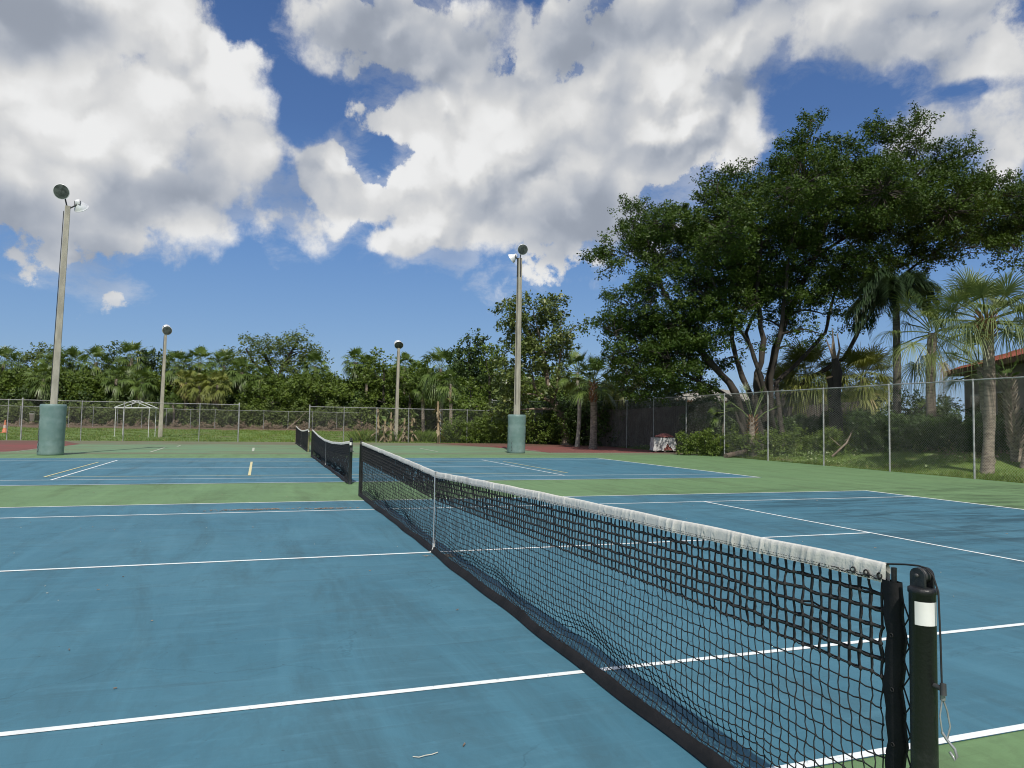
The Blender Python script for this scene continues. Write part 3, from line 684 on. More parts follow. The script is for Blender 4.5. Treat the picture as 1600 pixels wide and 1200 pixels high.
# ------------------------------------------------------------------ light poles
def flood(T, pos, aim, s=.62, yoke_to=None):
    aim = Vector(aim).normalized(); q_ = aim.to_track_quat('Z', 'Y').to_matrix().to_4x4(); mt = Matrix.Translation(tuple(pos)) @ q_; h = s/2
    b = MB(); b.lathe([(0.05, -.42*s/.62), (.085, -.42*s/.62), (.095, -.30*s/.62), (.13, -.25*s/.62), (h*.72, -.17*s/.62), (h*.95, -.05), (h, 0), (h+.012, .004), (h+.012, .018), (h-.005, .018)], 28, mt)
    b.lathe([(0, -.42*s/.62), (.05, -.42*s/.62)], 28, mt)
    f = b.build('floodlight', m_alu, T)
    g = MB(); g.lathe([(h-.006, .010), (h*.6, .022), (0, .03)], 28, mt); g.build('lens', m_glass, f)
    y = MB(); side = (q_ @ Vector((1, 0, 0))); side.z = 0; side.normalize(); p = Vector(tuple(pos))
    bk = p-aim*.30; A = bk+side*.11; B = bk-side*.11
    y.tube([A, A-Vector((0, 0, .14)), B-Vector((0, 0, .14)), B], .016, 6)
    if yoke_to is not None: y.tube([bk-Vector((0, 0, .14)), Vector(tuple(yoke_to))], .026, 8)
    y.build('bracket', m_dark, f)
def pole(base, top, w0, w1, label, lamps, pad=None, band=False, group='concrete light poles round the courts', yawr=.25, conduit=True):
    base = np.array(base, float); top = np.array(top, float)
    T = thing('light_pole', base, label, 'light pole', group)
    b = MB(); n = 8; vs = []; k = 10; r45 = []
    ax = nz(top-base); a = nz(np.cross(ax, [0, 1, 0])); a = nz(a*math.cos(yawr)+np.cross(ax, a)*math.sin(yawr)); c = np.cross(ax, a)
    for i in range(k+1):
        t_ = i/k; w = (w0+(w1-w0)*t_)/2; ch = w*.82; P = base+(top-base)*t_
        for (p_, q_) in ((w, ch), (ch, w), (-ch, w), (-w, ch), (-w, -ch), (-ch, -w), (ch, -w), (w, -ch)): vs.append(P+a*p_+c*q_)
    fs = [(i*8+j, i*8+(j+1) % 8, (i+1)*8+(j+1) % 8, (i+1)*8+j) for i in range(k) for j in range(8)]+[tuple(range(k*8, k*8+8))]
    b.add(vs, fs); b.build('shaft', m_conc, T)
    if conduit:
        q0 = base+(top-base)*(.55)-c*(w0*.40)*0+a*(w1*.5+.03); q1 = top+a*(w1/2+.03)-ax*.2
        w_ = MB(); w_.tube([base+(top-base)*.25+a*(w0*.46+.012), q1], .014, 6); w_.build('conduit', m_dark, T)
    if band:
        s_ = MB(); hw = w1/2+.012; P = top-ax*.9
        s_.tube([P, top+ax*.02], [hw*1.30, hw*1.24], 4, twist=.0); s_.build('steel_sleeve', m_dark, T)
    for (dp, aim, s) in lamps: flood(T, top+np.array(dp), aim, s, yoke_to=top-ax*.12)
    if pad is not None:
        rad, hh = pad; prof = [(0, 0), (rad*.96, 0.0), (rad, .03)]
        for i in range(1, 24):
            z = hh*i/24; seam = -.018 if i in (12,) else 0; prof.append((rad*(1+.010*math.sin(i*1.7)+.012*math.sin(i*.63))+seam, z))
        prof += [(rad*.99, hh-.03), (rad*.95, hh), (w0*.62, hh+.005), (w0*.5, hh-.01)]
        p = MB(); n = 48; vs = []
        for i, (r, z) in enumerate(prof):
            for j in range(n):
                th = 2*math.pi*j/n; rr = r*(1+.012*math.sin(3*th+z*2)+.006*math.sin(9*th+z*11)) if r > w0 else r
                cc = base+ax*z; vs.append((cc[0]+rr*math.cos(th), cc[1]+rr*math.sin(th), base[2]+z))
        p.add(vs, [(i*n+j, i*n+(j+1) % n, (i+1)*n+(j+1) % n, (i+1)*n+j) for i in range(len(prof)-1) for j in range(n)], True)
        pd = p.build('padding', m_pad, T)
        sm = MB(); th = R_(222); pts = []
        for i in range(19):
            z = .12+i*(hh-.22)/18; cc = base+ax*z*0; t2 = th+(.05 if i % 2 else -.05); pts.append((cc[0]+(rad*1.02+.012)*math.cos(t2), cc[1]+(rad*1.02+.012)*math.sin(t2), z))
        sm.tube(pts, .009, 5); sm.build('lacing', m_dark, pd)
    return T
camdir = lambda p: nz(CP-np.array(p))
D0 = float(np.dot(np.array([-9.2, 28.3, 0])-CP, _F)); D1 = float(np.dot(np.array([10.0, 30.7, 0])-CP, _F))
tL = W(106, 322, D0); tR = W(812, 404, D1)
pole((-9.2, 28.3, 0), tL, .245, .175, 'leaning concrete light pole at the left, its foot wrapped in a wide green pad', [((-.17, -.25, .45), (-.12, -1, -.35), .53), ((.42, .1, .0), (.35, .75, -.75), .50)], pad=(.425, 1.88))
pole((10.0, 30.7, 0), tR, .255, .19, 'upright concrete light pole right of the middle court, green pad round its foot', [((.06, -.25, .40), (-.1, -1, -.35), .50), ((-.40, .1, -.02), (-.70, .55, -.55), .48)], pad=(.44, 1.88), band=True, yawr=.5)
bFL = G(251, 50.5); bFR = G(619, 52.0); bFL[2] = gz(bFL[0], bFL[1])-.05
dFL = float(np.dot(bFL-CP, _F)); dFR = float(np.dot(bFR-CP, _F))
pole(bFL, W(259, 520, dFL), .27, .15, 'distant light pole leaning slightly right beside the white canopy frame', [((.10, -.15, .15), (.1, -1, -.3), .62), ((-.02, .3, .38), (.1, 1, -.3), .5)])
pole(bFR, W(623, 544, dFR), .25, .15, 'distant upright light pole rising out of the dry banana plants', [((-.02, -.15, .20), (-.1, -1, -.8), .62), ((.0, .35, .38), (.1, 1, -.3), .5)])

# ------------------------------------------------------------------ canopy frame, cone, bucket, pallet, litter
def canopy():
    o = G(212, 51.0); Dd = 51.0; T = thing('canopy_frame', o, 'bare white pipe canopy frame with a gabled top, standing on the grass behind the fence', 'canopy frame')
    sx, sy, he, hp = 1.18, .5, 2.05, 2.55; ex = _R*1.0; ey = np.array([ex[1]*-1, ex[0], 0]); ey = np.array([-_R[1], _R[0], 0])
    P = lambda a, b, z: o+ex*a+ey*b+np.array([0, 0, z])
    for a, b in ((-sx, -sy), (sx, -sy), (sx*.98, sy), (-sx*.98, sy)):
        l = MB(); l.tube([P(a, b, 0), P(a, b, he)], .022, 8); l.box(P(a, b, .01), (.12, .12, .02)); l.build('leg', m_pvc, T)
    r = MB()
    for a0, b0, a1, b1 in ((-sx-.08, -sy, sx+.08, -sy), (-sx-.08, sy, sx+.08, sy), (-sx, -sy, -sx, sy), (sx, -sy, sx, sy)): r.tube([P(a0, b0, he), P(a1, b1, he)], .035, 8)
    r.build('eave_rail', m_pvc, T)
    g = MB()
    for b in (-sy, sy):
        g.tube([P(-sx-.1, b, he), P(0, b, hp), P(sx+.1, b, he)], .026, 8, cap=True); g.tube([P(-.12, b, he), P(.02, b, hp)], .014, 6)
    g.tube([P(0, -sy, hp), P(0, sy, hp)], .026, 8); g.build('gable_rail', m_pvc, T)
canopy()
def cone():
    o = G(8, 52.0); T = thing('traffic_cone', o, 'faded orange traffic cone at the left edge of the photo by the far fence', 'traffic cone')
    b = MB(); b.lathe([(.20, .03), (.165, .05), (.10, .45), (.045, .78), (.03, .93), (0, .935)], 20, Matrix.Translation(tuple(o))); b.build('cone_body', m_orange, T)
    b = MB(); b.box(o+np.array([0, 0, .015]), (.44, .44, .03)); b.build('base', m_orange, T)
    b = MB(); b.lathe([(.118, .36), (.085, .56)], 20, Matrix.Translation(tuple(o))); b.build('pale_band', mat('worn_band', (.6, .45, .38), .7), T)
cone()
def bucket():
    x = xat(53.5, yL-.12); o = np.array([x, yL-.2, 1.10]); T = thing('bucket', o, 'small white bucket hanging on the far fence just left of the green padded pole', 'bucket')
    b = MB(); b.lathe([(0, 0), (.105, 0), (.14, .40), (.15, .40), (.15, .425), (.135, .425), (.10, .02), (0, .02)], 20, Matrix.Translation(tuple(o))); b.build('pail', m_white, T)
    b = MB(); b.tube([o+np.array([.145*math.cos(a), .0, .41+.17*math.sin(a)]) for a in np.linspace(0, math.pi, 9)], .005, 5); b.build('handle', m_steel, T)
bucket()
def pallet():
    o = np.array([18.95, 31.9, .005]); T = thing('brick_pallet', o, 'stack of red bricks half covered in torn white plastic beside the right fence', 'brick pallet')
    rot = Matrix.Rotation(-.35, 3, 'Z'); rng = random.Random(4)
    p = MB()
    for z in (.02, .12):
        for i in range(5): p.box(Vector(o)+rot @ Vector((0, -.5+i*.25, z)), (1.15, .12, .02), rot)
    for i in (-1, 0, 1): p.box(Vector(o)+rot @ Vector((i*.5, 0, .07)), (.09, 1.1, .078), rot)
    p.build('wooden_pallet', m_wood, T)
    b = MB()
    for k in range(8):
        w = 1.0 if k < 6 else (.8 if k == 6 else .5)
        nx_ = int(5*w); ny_ = int(9*w)
        for i in range(nx_):
            for j in range(ny_):
                if k >= 6 and rng.random() < .2: continue
                c = Vector(((i-(nx_-1)/2)*.212+rng.uniform(-.006, .006), (j-(ny_-1)/2)*.108, .135+k*.092+.045))
                b.box(Vector(o)+rot @ c, (.203, .1, .088), rot @ Matrix.Rotation(rng.uniform(-.03, .03) if k < 6 else rng.uniform(-.5, .5), 3, 'Z'))
    b.build('bricks', m_brick, T)
    for i in range(90):
        a_, r_ = rng.uniform(0, 6.28), .42*math.sqrt(rng.random()); c = Vector((r_*math.cos(a_)+.06, r_*math.sin(a_), .86+(.42-r_)*.42*rng.random()))
        b = b if i else MB(); b.box(Vector(o)+rot @ c, (.2, .1, .06), Matrix.Rotation(rng.uniform(0, 3), 3, 'Z') @ Matrix.Rotation(rng.uniform(-.5, .5), 3, 'X'))
    b.build('loose_tiles', mat('loose_red_tile', (.52, .20, .17), .8, (.36, .13, .12), 5), T)
    # crumpled sheet hugging the sides, torn on the front
    s = MB(); n = 96; rows = 9; vs = []; H = .70
    for r in range(rows+1):
        for j in range(n):
            th = 2*math.pi*j/n; c_, s_ = math.cos(th), math.sin(th); k = 1/max(abs(c_)/.57, abs(s_)/.52); z = H*(1-r/rows)
            tear = max(0, 1-abs((th-4.95+2*math.pi) % (2*math.pi)-.0)/.45) if True else 0
            kk = k*(1.03+.035*math.sin(j*1.3+r*.8)+.03*rng.uniform(-1, 1)+.10*(r/rows)**2*(.5+.5*math.sin(j*.55)))
            vs.append(Vector(o)+rot @ Vector((kk*c_, kk*s_, .10+z)))
    fs = []
    for r in range(rows):
        for j in range(n):
            th = 2*math.pi*j/n; dth = abs((th-4.95+math.pi) % (2*math.pi)-math.pi)
            if dth < .42*(r-3.2)/5: continue
            fs.append((r*n+j, (r+1)*n+j, (r+1)*n+(j+1) % n, r*n+(j+1) % n))
    s.add(vs, fs, True); s.build('plastic_wrap', m_plastic, T)
pallet()
def litter(name, cx, cy, L, Wd, n, label, seed):
    rng = np.random.default_rng(seed); P = np.stack([cx+rng.normal(0, L/2.5, n), cy+rng.normal(0, Wd/2.5, n), .012+rng.uniform(0, .012, n)], 1)
    a = rng.uniform(0, 6.28, n); l = rng.uniform(.012, .06, n); d = np.stack([np.cos(a)*l, np.sin(a)*l, rng.normal(0, .003, n)], 1)
    V, F = cords(P-d/2, P+d/2, rng.uniform(.002, .006, n)); o = npmesh(name, V, F, m_litter); tag(o, label, 'leaf litter')
litter('leaf_litter', -1.95, 9.86, 1.0, .10, 190, 'longer streak of dry leaf litter on the white line left of the near net', 1)
litter('leaf_litter', -.80, 9.78, .5, .08, 110, 'shorter clump of dry leaf litter on the white line, closest to the near net', 2)
litter('leaf_litter', .05, 5.2, .2, .10, 60, 'small scrap of pale litter caught at the foot of the net by the centre strap', 3)
b = MB(); g0 = np.array([-1.19, .59, .011]); b.tube([g0+np.array([-.055, .012, 0]), g0+np.array([-.03, -.002, 0]), g0+np.array([0, .003, .002]), g0+np.array([.03, .008, 0]), g0+np.array([.06, .02, 0])], .0022, 6)
tag(b.build('string', m_string), 'short pale string lying on the blue court near the bottom of the photo', 'string')
rng = np.random.default_rng(9)
pts = np.stack([rng.uniform(-7, 5, 60), rng.uniform(-1, 9, 60), np.full(60, .010)], 1)
a = rng.uniform(0, 6.28, 60); l = rng.uniform(.006, .018, 60); d = np.stack([np.cos(a)*l, np.sin(a)*l, 0*l], 1)
V, F = cords(pts-d/2, pts+d/2, .0030); tag(npmesh('debris_specks', V, F, m_string), 'tiny pale specks of debris scattered over the blue court', 'debris', kind='stuff')
pts = np.stack([rng.uniform(-9, 12, 160), rng.uniform(-1, 14, 160), np.full(160, .011)], 1)
a = rng.uniform(0, 6.28, 160); l = rng.uniform(.008, .03, 160); d = np.stack([np.cos(a)*l, np.sin(a)*l, 0*l], 1)
V, F = cords(pts-d/2, pts+d/2, .004); tag(npmesh('leaf_crumbs', V, F, m_litter), 'dark crumbs of dead leaf scattered over the courts', 'debris', kind='stuff')
#PART3
# ------------------------------------------------------------------ vegetation
def rhombi(P, N, A, size, asp=.55):
    """leaf blades: centre P, normal N, long axis A"""
    A = unit(A-N*np.sum(A*N, -1, keepdims=True)); B = np.cross(N, A); s = size[:, None]
    V = np.stack([P-A*s*.5, P+B*s*asp*.5-N*s*.06, P+A*s*.5, P-B*s*asp*.5-N*s*.06], 1).reshape(-1, 3)
    return V, np.arange(len(P)*4).reshape(-1, 4)
def sprig_leaves(rng, S, Dr, per, length, spread, size, upb=.7):
    n = len(S); Pn = np.repeat(S, per, 0); Dn = np.repeat(Dr, per, 0); t = rng.random((n*per, 1))
    P = Pn+Dn*length*t+rng.normal(0, spread, (n*per, 3))*(1.15-.75*t)
    N = unit(rng.normal(0, 1, P.shape)*.75+Dn*.45+np.array([0, 0, upb])); A = unit(rng.normal(0, 1, P.shape)+Dn*.8)
    sz = size*rng.uniform(.65, 1.3, len(P)); V, F = rhombi(P, N, A, sz)
    var = np.clip(np.repeat(rng.random(n), per)*.6+rng.random(n*per)*.4, 0, 1)
    return V, F, var
def clump_sprigs(rng, clumps, dens, hollow=.22, tuft=1.3):
    S, Dr = [], []
    for (c, r) in clumps:
        c = np.array(c, float); r = np.array(r if hasattr(r, '__len__') else (r, r, r), float)
        area = (r[0]*r[1]+r[0]*r[2]+r[1]*r[2])*4.2; n = max(3, int(dens*area)); m = max(4, int(area/tuft)); d = unit(rng.normal(0, 1, (m, 3)))
        rho = np.clip(1-np.abs(rng.normal(0, hollow, m)), .3, 1.12)[:, None]; tc = c+d*r*rho; tr = rng.uniform(.55, 1.15, m)*min(.9, math.sqrt(tuft)*.62)
        i = rng.integers(0, m, n); q = unit(rng.normal(0, 1, (n, 3)))*(rng.random((n, 1))**.4)*np.array([1.15, 1.15, .62]); q[:, 2] = np.abs(q[:, 2])*.8-.15
        S.append(tc[i]+q*tr[i][:, None]); Dr.append(unit(d[i]*.6+q*.8+np.array([0, 0, .35])+rng.normal(0, .35, (n, 3))))
    return np.concatenate(S), np.concatenate(Dr)
def limb(b, rng, A, B, r0, r1, n=7, wob=.06, sag=.12, k=6):
    A, B = np.array(A, float), np.array(B, float); L = np.linalg.norm(B-A); off = rng.normal(0, wob*L, 3); pts, rad = [], []
    for i in range(n+1):
        t = i/n; p = A+(B-A)*t+off*math.sin(math.pi*t)+np.array([0, 0, sag*L*math.sin(math.pi*t)])+rng.normal(0, wob*.12*L, 3)*(0 < i < n)
        pts.append(p); rad.append(r0+(r1-r0)*t**.8)
    b.tube(pts, rad, k, cap=False); return pts
def tree(name, label, cat, base, stems, clumps, leaf, seed, dens=3.0, per=26, length=.45, spread=.13, size=.13, bark=None, group=None, hollow=.22, twigs=1.0, tuft=1.3):
    rng = np.random.default_rng(seed); T = thing(name, base, label, cat, group); b = MB(); ends = []
    for pts, r0, r1 in stems:
        P = [np.array(p, float) for p in pts]; q_, rr = [], []
        for i in range(len(P)-1):
            for t in np.linspace(0, 1, 5)[:-1]: q_.append(P[i]*(1-t)+P[i+1]*t+rng.normal(0, r0*.16, 3)*(len(q_) > 0))
        q_.append(P[-1]); m = len(q_)
        for i in range(m): rr.append((r0+(r1-r0)*(i/(m-1)))*(1+.10*math.sin(i*1.9)))
        if q_[0][2]-base[2] < .4: rr[0] *= 1.5; q_[0] = q_[0]-np.array([0, 0, .1])
        b.tube(q_, rr, 9, cap=True); ends += [(p, r) for p, r in zip(q_[m//3:], rr[m//3:])]
    EP = np.array([e[0] for e in ends])
    tips = []
    for c, r in clumps:
        c = np.array(c, float); d = np.linalg.norm(EP-c, axis=1)+np.maximum(EP[:, 2]-c[2], 0)*1.5; i = int(np.argmin(d)); r_ = max(.03, min(ends[i][1]*.6, .04*d[i]+.03))
        pp = limb(b, rng, EP[i], c, r_, r_*.35); tips.append((pp, c, r))
    b.build('trunk', bark or m_bark, T)
    S, Dr = clump_sprigs(rng, clumps, dens, hollow, tuft)
    if twigs:
        n = int(len(S)*.22*twigs); idx = rng.choice(len(S), n, replace=False); C_ = np.array([c for c, r in clumps]); 
        near = np.argmin(((S[idx][:, None]-C_[None])**2).sum(-1), 1); st = C_[near]*.75+S[idx]*.25
        mid = (st+S[idx])/2+rng.normal(0, .12, st.shape)
        V, F = merge([cords(st, mid, .022, 4), cords(mid, S[idx], .013, 3)]); npmesh('twigs', V, F, bark or m_bark, T)
    V, F, var = sprig_leaves(rng, S, Dr, per, length, spread, size); npmesh('crown', V, F, leaf, T, var)
    return T
def pxc(lst, D, rng=None, jit=0.0, sd=1.0):
    """crown masses given as (u, v, ru, rv[, depth offset]) seen from the photo's standpoint -> world centres and radii"""
    out = []
    for e in lst:
        u, v, ru, rv = e[:4]; dd = D+(e[4] if len(e) > 4 else (rng.uniform(-jit, jit) if rng is not None else 0))
        c = W(u, v, dd); k = dd/FPX; out.append((c, (ru*k*.9, (ru+rv)/2*k*sd, rv*k)))
    return out

def fan_frond(rng, o, az_, el_, Lp, R, n, w, droop, segs=4, sag=.25):
    d = np.array([math.sin(az_)*math.cos(el_), math.cos(az_)*math.cos(el_), math.sin(el_)])
    c = o+d*Lp+np.array([0, 0, -sag*Lp*Lp*.35]); d2 = nz(d+np.array([0, 0, -sag*Lp*.7])); s = nz(np.cross(d2, [0, 0, 1.0]) if abs(d2[2]) < .97 else np.array([1., 0, 0])); tw = rng.normal(0, .35)
    nb = np.cross(s, d2); s = nz(s*math.cos(tw)+nb*math.sin(tw)); nb = np.cross(s, d2)
    al = np.linspace(-1.95, 1.95, n)+rng.normal(0, .03, n); ln = R*(.70+.30*np.cos(al))*rng.uniform(.88, 1.06, n)
    dr = np.cos(al)[:, None]*d2+np.sin(al)[:, None]*s+nb*(.22*np.abs(np.sin(al)))[:, None]; wv = -np.sin(al)[:, None]*d2+np.cos(al)[:, None]*s
    root = c+d2*(.10*R*(1+np.cos(al)))[:, None]; t = np.linspace(0, 1, segs+1); wd = w*np.interp(t, [0, .3, .7, 1], [.55, 1, .7, .06])
    dp = droop*rng.uniform(.6, 1.4, n); V = []
    for i, ti in enumerate(t):
        P = root+dr*(ln*ti*(1-.12*dp*ti))[:, None]+np.array([0, 0, -1.0])*(dp*ln*max(0, ti-.25)**2*1.2)[:, None]
        V.append(P-wv*wd[i]/2); V.append(P+wv*wd[i]/2)
    V = np.stack(V, 1); b0 = np.arange(n)[:, None]*(2*(segs+1)); F = np.concatenate([np.concatenate([b0+2*i, b0+2*i+1, b0+2*i+3, b0+2*i+2], 1) for i in range(segs)])
    pv, pf = cords(np.array([o, o+d*Lp*.5+np.array([0, 0, -sag*Lp*Lp*.06])]), np.array([o+d*Lp*.5+np.array([0, 0, -sag*Lp*Lp*.06]), c+d2*.2*R]), .016+.01*(segs > 3), 4)
    return merge([(V.reshape(-1, 3), F), (pv, pf)]), n*segs+len(pf)
def fan_palm(label, base, top, R, seed, r0=.19, r1=.17, nf=26, nleaf=34, w=.045, droop=.6, segs=4, separate=False, leafm=None, dead=0, boots=None, group=None, Lp=None, elmin=-.7, azs=None, name='fan_palm', trunkm=None, booty=None):
    rng = np.random.default_rng(seed); base = np.array(base, float); top = np.array(top, float); T = thing(name, base, label, 'palm tree', group)
    b = MB(); k = 10; pts, rad = [], []
    for i in range(k+1):
        t = i/k; bend = np.array([math.sin(seed)*.12, math.cos(seed*2)*.1, 0])*math.sin(math.pi*t)
        pts.append(base+(top-base)*t+bend+np.array([0, 0, -.1 if i == 0 else 0])); rad.append((r0+(r1-r0)*t)*(1.35 if i == 0 else (1.08 if i == 1 else 1))*(1+.03*math.sin(i*2.3)))
    b.tube(pts, rad, 14); tr = b.build('trunk', trunkm or m_palmtrunk, T); tv = np.linalg.norm(top-base)
    if boots:  # old frond bases criss-crossing on the trunk, (from, to) as fractions of its height
        q = MB(); f0, f1, mt_, ln = boots; zz = f0*tv; j = 0; ax = nz(top-base)
        while zz < f1*tv:
            for a in range(5):
                th = j*.63+a*1.257+rng.normal(0, .08); t = zz/tv; c = base+(top-base)*t; rr = r0+(r1-r0)*t; o_ = np.array([math.cos(th), math.sin(th), 0]); tg = np.array([-math.sin(th), math.cos(th), 0])
                p0 = c+o_*rr*.8; p1 = c+o_*(rr+ln*.5)+ax*ln*.9+tg*.03; q.add([p0-tg*.055, p0+tg*.055, p1+tg*.022, p1-tg*.022, p0-tg*.05-ax*.03+o_*.02, p0+tg*.05-ax*.03+o_*.02, p1+tg*.02+o_*.022, p1-tg*.02+o_*.022],
                      [(0, 1, 2, 3), (7, 6, 5, 4), (0, 3, 7, 4), (1, 5, 6, 2), (2, 6, 7, 3), (0, 4, 5, 1)])
            zz += .12; j += 1
        q.build('frond_bases', mt_, T)
    fr, dd = [], []
    for i in range(nf+dead):
        isd = i >= nf; a = (i*2.39996+rng.normal(0, .2)) if azs is None else azs[i % len(azs)]+rng.normal(0, .18); q_ = (i % nf+.5)/nf
        e = (-1.25+rng.normal(0, .12)) if isd else 1.35-(1.35-elmin)*q_**.85+rng.normal(0, .1)
        lp = (Lp or R*.8)*rng.uniform(.85, 1.15)*(.7 if isd else 1); (VF, n) = fan_frond(rng, top+np.array([math.sin(a), math.cos(a), 0])*r1*.6+np.array([0, 0, (.25-.5*q_) if not isd else -.35]), a, e, lp, R*(.62 if isd else .85), nleaf, w, droop*(1.8 if isd else (.5+.9*q_)), segs, sag=.15+.3*q_)
        (dd if isd else fr).append((VF, n))
    lm = leafm or l_palm
    if separate:
        for (V, F), n in fr: npmesh('frond', V, F, lm, T, np.repeat(rng.random(), len(F))*.8+rng.random(len(F))*.2)
        for (V, F), n in dd: npmesh('dead_frond', V, F, l_dead, T, rng.random(len(F)))
    else:
        V, F = merge([x[0] for x in fr]); npmesh('crown', V, F, lm, T, np.concatenate([np.repeat(rng.random(), len(x[0][1]))*.75+rng.random(len(x[0][1]))*.25 for x in fr]))
        if dd: V, F = merge([x[0] for x in dd]); npmesh('dead_skirt', V, F, l_dead, T, np.concatenate([np.repeat(rng.random(), len(x[0][1])) for x in dd]))
    return T
def feather_palm(label, base, top, L, seed, nf=16, r0=.17, name='feather_palm'):
    rng = np.random.default_rng(seed); base = np.array(base, float); top = np.array(top, float); T = thing(name, base, label, 'palm tree')
    b = MB(); b.tube([base+np.array([0, 0, -.1]), base+(top-base)*.1, base+(top-base)*.5+np.array([.05, 0, 0]), top], [r0*1.35, r0*1.05, r0, r0*.85], 12); b.build('trunk', mat('dark_ringed_trunk', (.13, .12, .10), .9, (.08, .07, .06), 3, .5, 20, stretch=(1, 1, 6)), T)
    s_ = MB(); s_.tube([top, top+np.array([0, 0, .5]), top+np.array([0, 0, 1.0])], [r0*.95, r0*.8, r0*.4], 10); s_.build('crownshaft', mat('green_crownshaft', (.06, .10, .03), .5), T)
    for i in range(nf):
        a = i*2.39996+rng.normal(0, .2); e = 1.25-1.35*((i+.5)/nf)+rng.normal(0, .08); h = np.array([math.sin(a), math.cos(a), 0]); t = np.linspace(0, 1, 30)[:, None]; l = L*rng.uniform(.85, 1.1)
        P = top+np.array([0, 0, .8])+h*(l*math.cos(e)*t*(1-.12*t)+.25*l*t*t*max(0, math.sin(e)))+np.array([0, 0, 1.])*(l*math.sin(e)*t-l*.62*t**2.2)
        pv, pf = cords(P[:-1], P[1:], np.linspace(.03, .008, 29), 4); tg = unit(np.gradient(P, axis=0)); s = np.array([h[1], -h[0], 0]); m = 4; A, Bv = [], []
        for sg in (-1, 1):
            for j in range(m):
                o_ = P[3:]+(tg[3:]*(j/m)*l/30); dr = unit(s*sg*rng.uniform(.5, 1.0, (len(o_), 1))+tg[3:]*.55+np.array([0, 0, 1])*rng.uniform(-.55, .45, (len(o_), 1))); A.append(o_); Bv.append(dr)
        A = np.concatenate(A); Bv = np.concatenate(Bv); ll = .62*rng.uniform(.7, 1.1, (len(A), 1)); wv = unit(np.cross(Bv, [0, 0, 1.0]))*.022; p1 = A+Bv*ll*.5; p2 = A+Bv*ll+np.array([0, 0, -.42])*ll
        V = np.stack([A-wv*.6, A+wv*.6, p1+wv, p1-wv, p2+wv*.2, p2-wv*.2], 1).reshape(-1, 3); q = np.arange(len(A))[:, None]*6; F = np.concatenate([np.concatenate([q, q+1, q+2, q+3], 1), np.concatenate([q+3, q+2, q+4, q+5], 1)])
        V, F = merge([(V, F), (pv, pf)]); npmesh('frond', V, F, l_queen, T, rng.random(len(F)))
    return T
def palm_at(label, u, vtop, D, rpx, seed, vbase=None, ub=None, **kw):
    rpx = rpx*.66; top = W(u, vtop, D); bx = W(ub if ub is not None else u, 660, D); base = np.array([bx[0], bx[1], float(gz(bx[0], bx[1]))])
    return fan_palm(label, base, top, rpx*D/FPX, seed, **kw)

# ---- big ficus behind the right fence
rg = np.random.default_rng(11); DF = 38.0
FC = [(985, 355, 46, 32), (1040, 345, 48, 32), (968, 398, 36, 30), (1035, 405, 58, 42), (1100, 345, 48, 38), (1148, 305, 46, 36), (1110, 400, 58, 46), (1180, 350, 58, 48), (1198, 268, 40, 30), (1250, 250, 40, 42),
    (1272, 212, 22, 26), (1240, 320, 62, 52), (1310, 265, 46, 40), (1330, 320, 62, 50), (1372, 225, 26, 32), (1385, 285, 50, 42), (1430, 222, 22, 34), (1435, 290, 50, 42), (1400, 355, 58, 42), (1478, 252, 30, 24),
    (1500, 300, 50, 36), (1552, 305, 44, 28), (1596, 305, 38, 26), (1470, 350, 52, 38), (1540, 352, 52, 30), (1604, 350, 48, 34), (1655, 330, 50, 40), (1590, 395, 36, 20), (1500, 388, 42, 20), (1300, 385, 58, 38), (1220, 395, 58, 42),
    (1160, 435, 50, 36), (1350, 415, 46, 26), (1090, 450, 46, 36), (1420, 398, 36, 18), (1260, 440, 36, 24), (1110, 292, 14, 12), (1508, 232, 14, 9), (1120, 280, 8, 9), (1380, 195, 9, 14), (1265, 190, 8, 12), (1432, 188, 7, 14),
    (990, 480, 42, 32), (958, 520, 26, 30), (1010, 535, 46, 36), (1060, 510, 42, 36), (1050, 565, 44, 28), (985, 575, 32, 24), (1105, 555, 20, 18), (1030, 455, 40, 30), (1200, 470, 30, 20), (1310, 450, 34, 20), (1130, 490, 34, 24), (1165, 480, 26, 20), (1255, 470, 26, 18), (1360, 440, 34, 20), (1080, 500, 40, 26), (1340, 480, 18, 10), (1110, 530, 22, 18), (1045, 590, 30, 18), (955, 560, 20, 16), (1095, 585, 24, 16), (1230, 500, 14, 10), (1285, 490, 14, 10), (1450, 425, 20, 10), (1100, 470, 44, 30), (1190, 440, 44, 30), (1060, 560, 40, 30), (1150, 520, 24, 18), (1290, 460, 36, 20), (1225, 455, 30, 20), (1000, 505, 44, 36), (1080, 545, 44, 30), (1110, 600, 22, 14), (1010, 610, 40, 16), (1135, 560, 18, 14), (1240, 500, 26, 16), (1330, 495, 26, 16), (1275, 520, 16, 10), (1210, 535, 12, 9), (1090, 520, 50, 34), (1140, 455, 44, 34), (1310, 425, 50, 30), (1380, 425, 44, 22), (1190, 500, 16, 10), (1165, 545, 10, 8), (1240, 545, 9, 7)]
FCd = [(1060, 380, 70, 50, 4), (1180, 390, 80, 60, 4.5), (1300, 330, 90, 70, 4.5), (1420, 320, 90, 60, 4.5), (1550, 340, 80, 45, 4), (1250, 290, 60, 50, -3.5), (1380, 300, 70, 50, -3.5), (1130, 360, 60, 45, -3.2), (1480, 330, 60, 40, -3.2), (1040, 540, 60, 45, 3.5), (1200, 430, 60, 30, 3)]
Wf = lambda u, v, dd=0: W(u, v, DF+dd)
fb = G(1185, DF)
st = lambda pts, r0, r1: ([fb+np.array([rg.normal(0, .8), rg.normal(0, .7), 0])]+[Wf(*p) for p in pts], r0*.58, r1*.62)
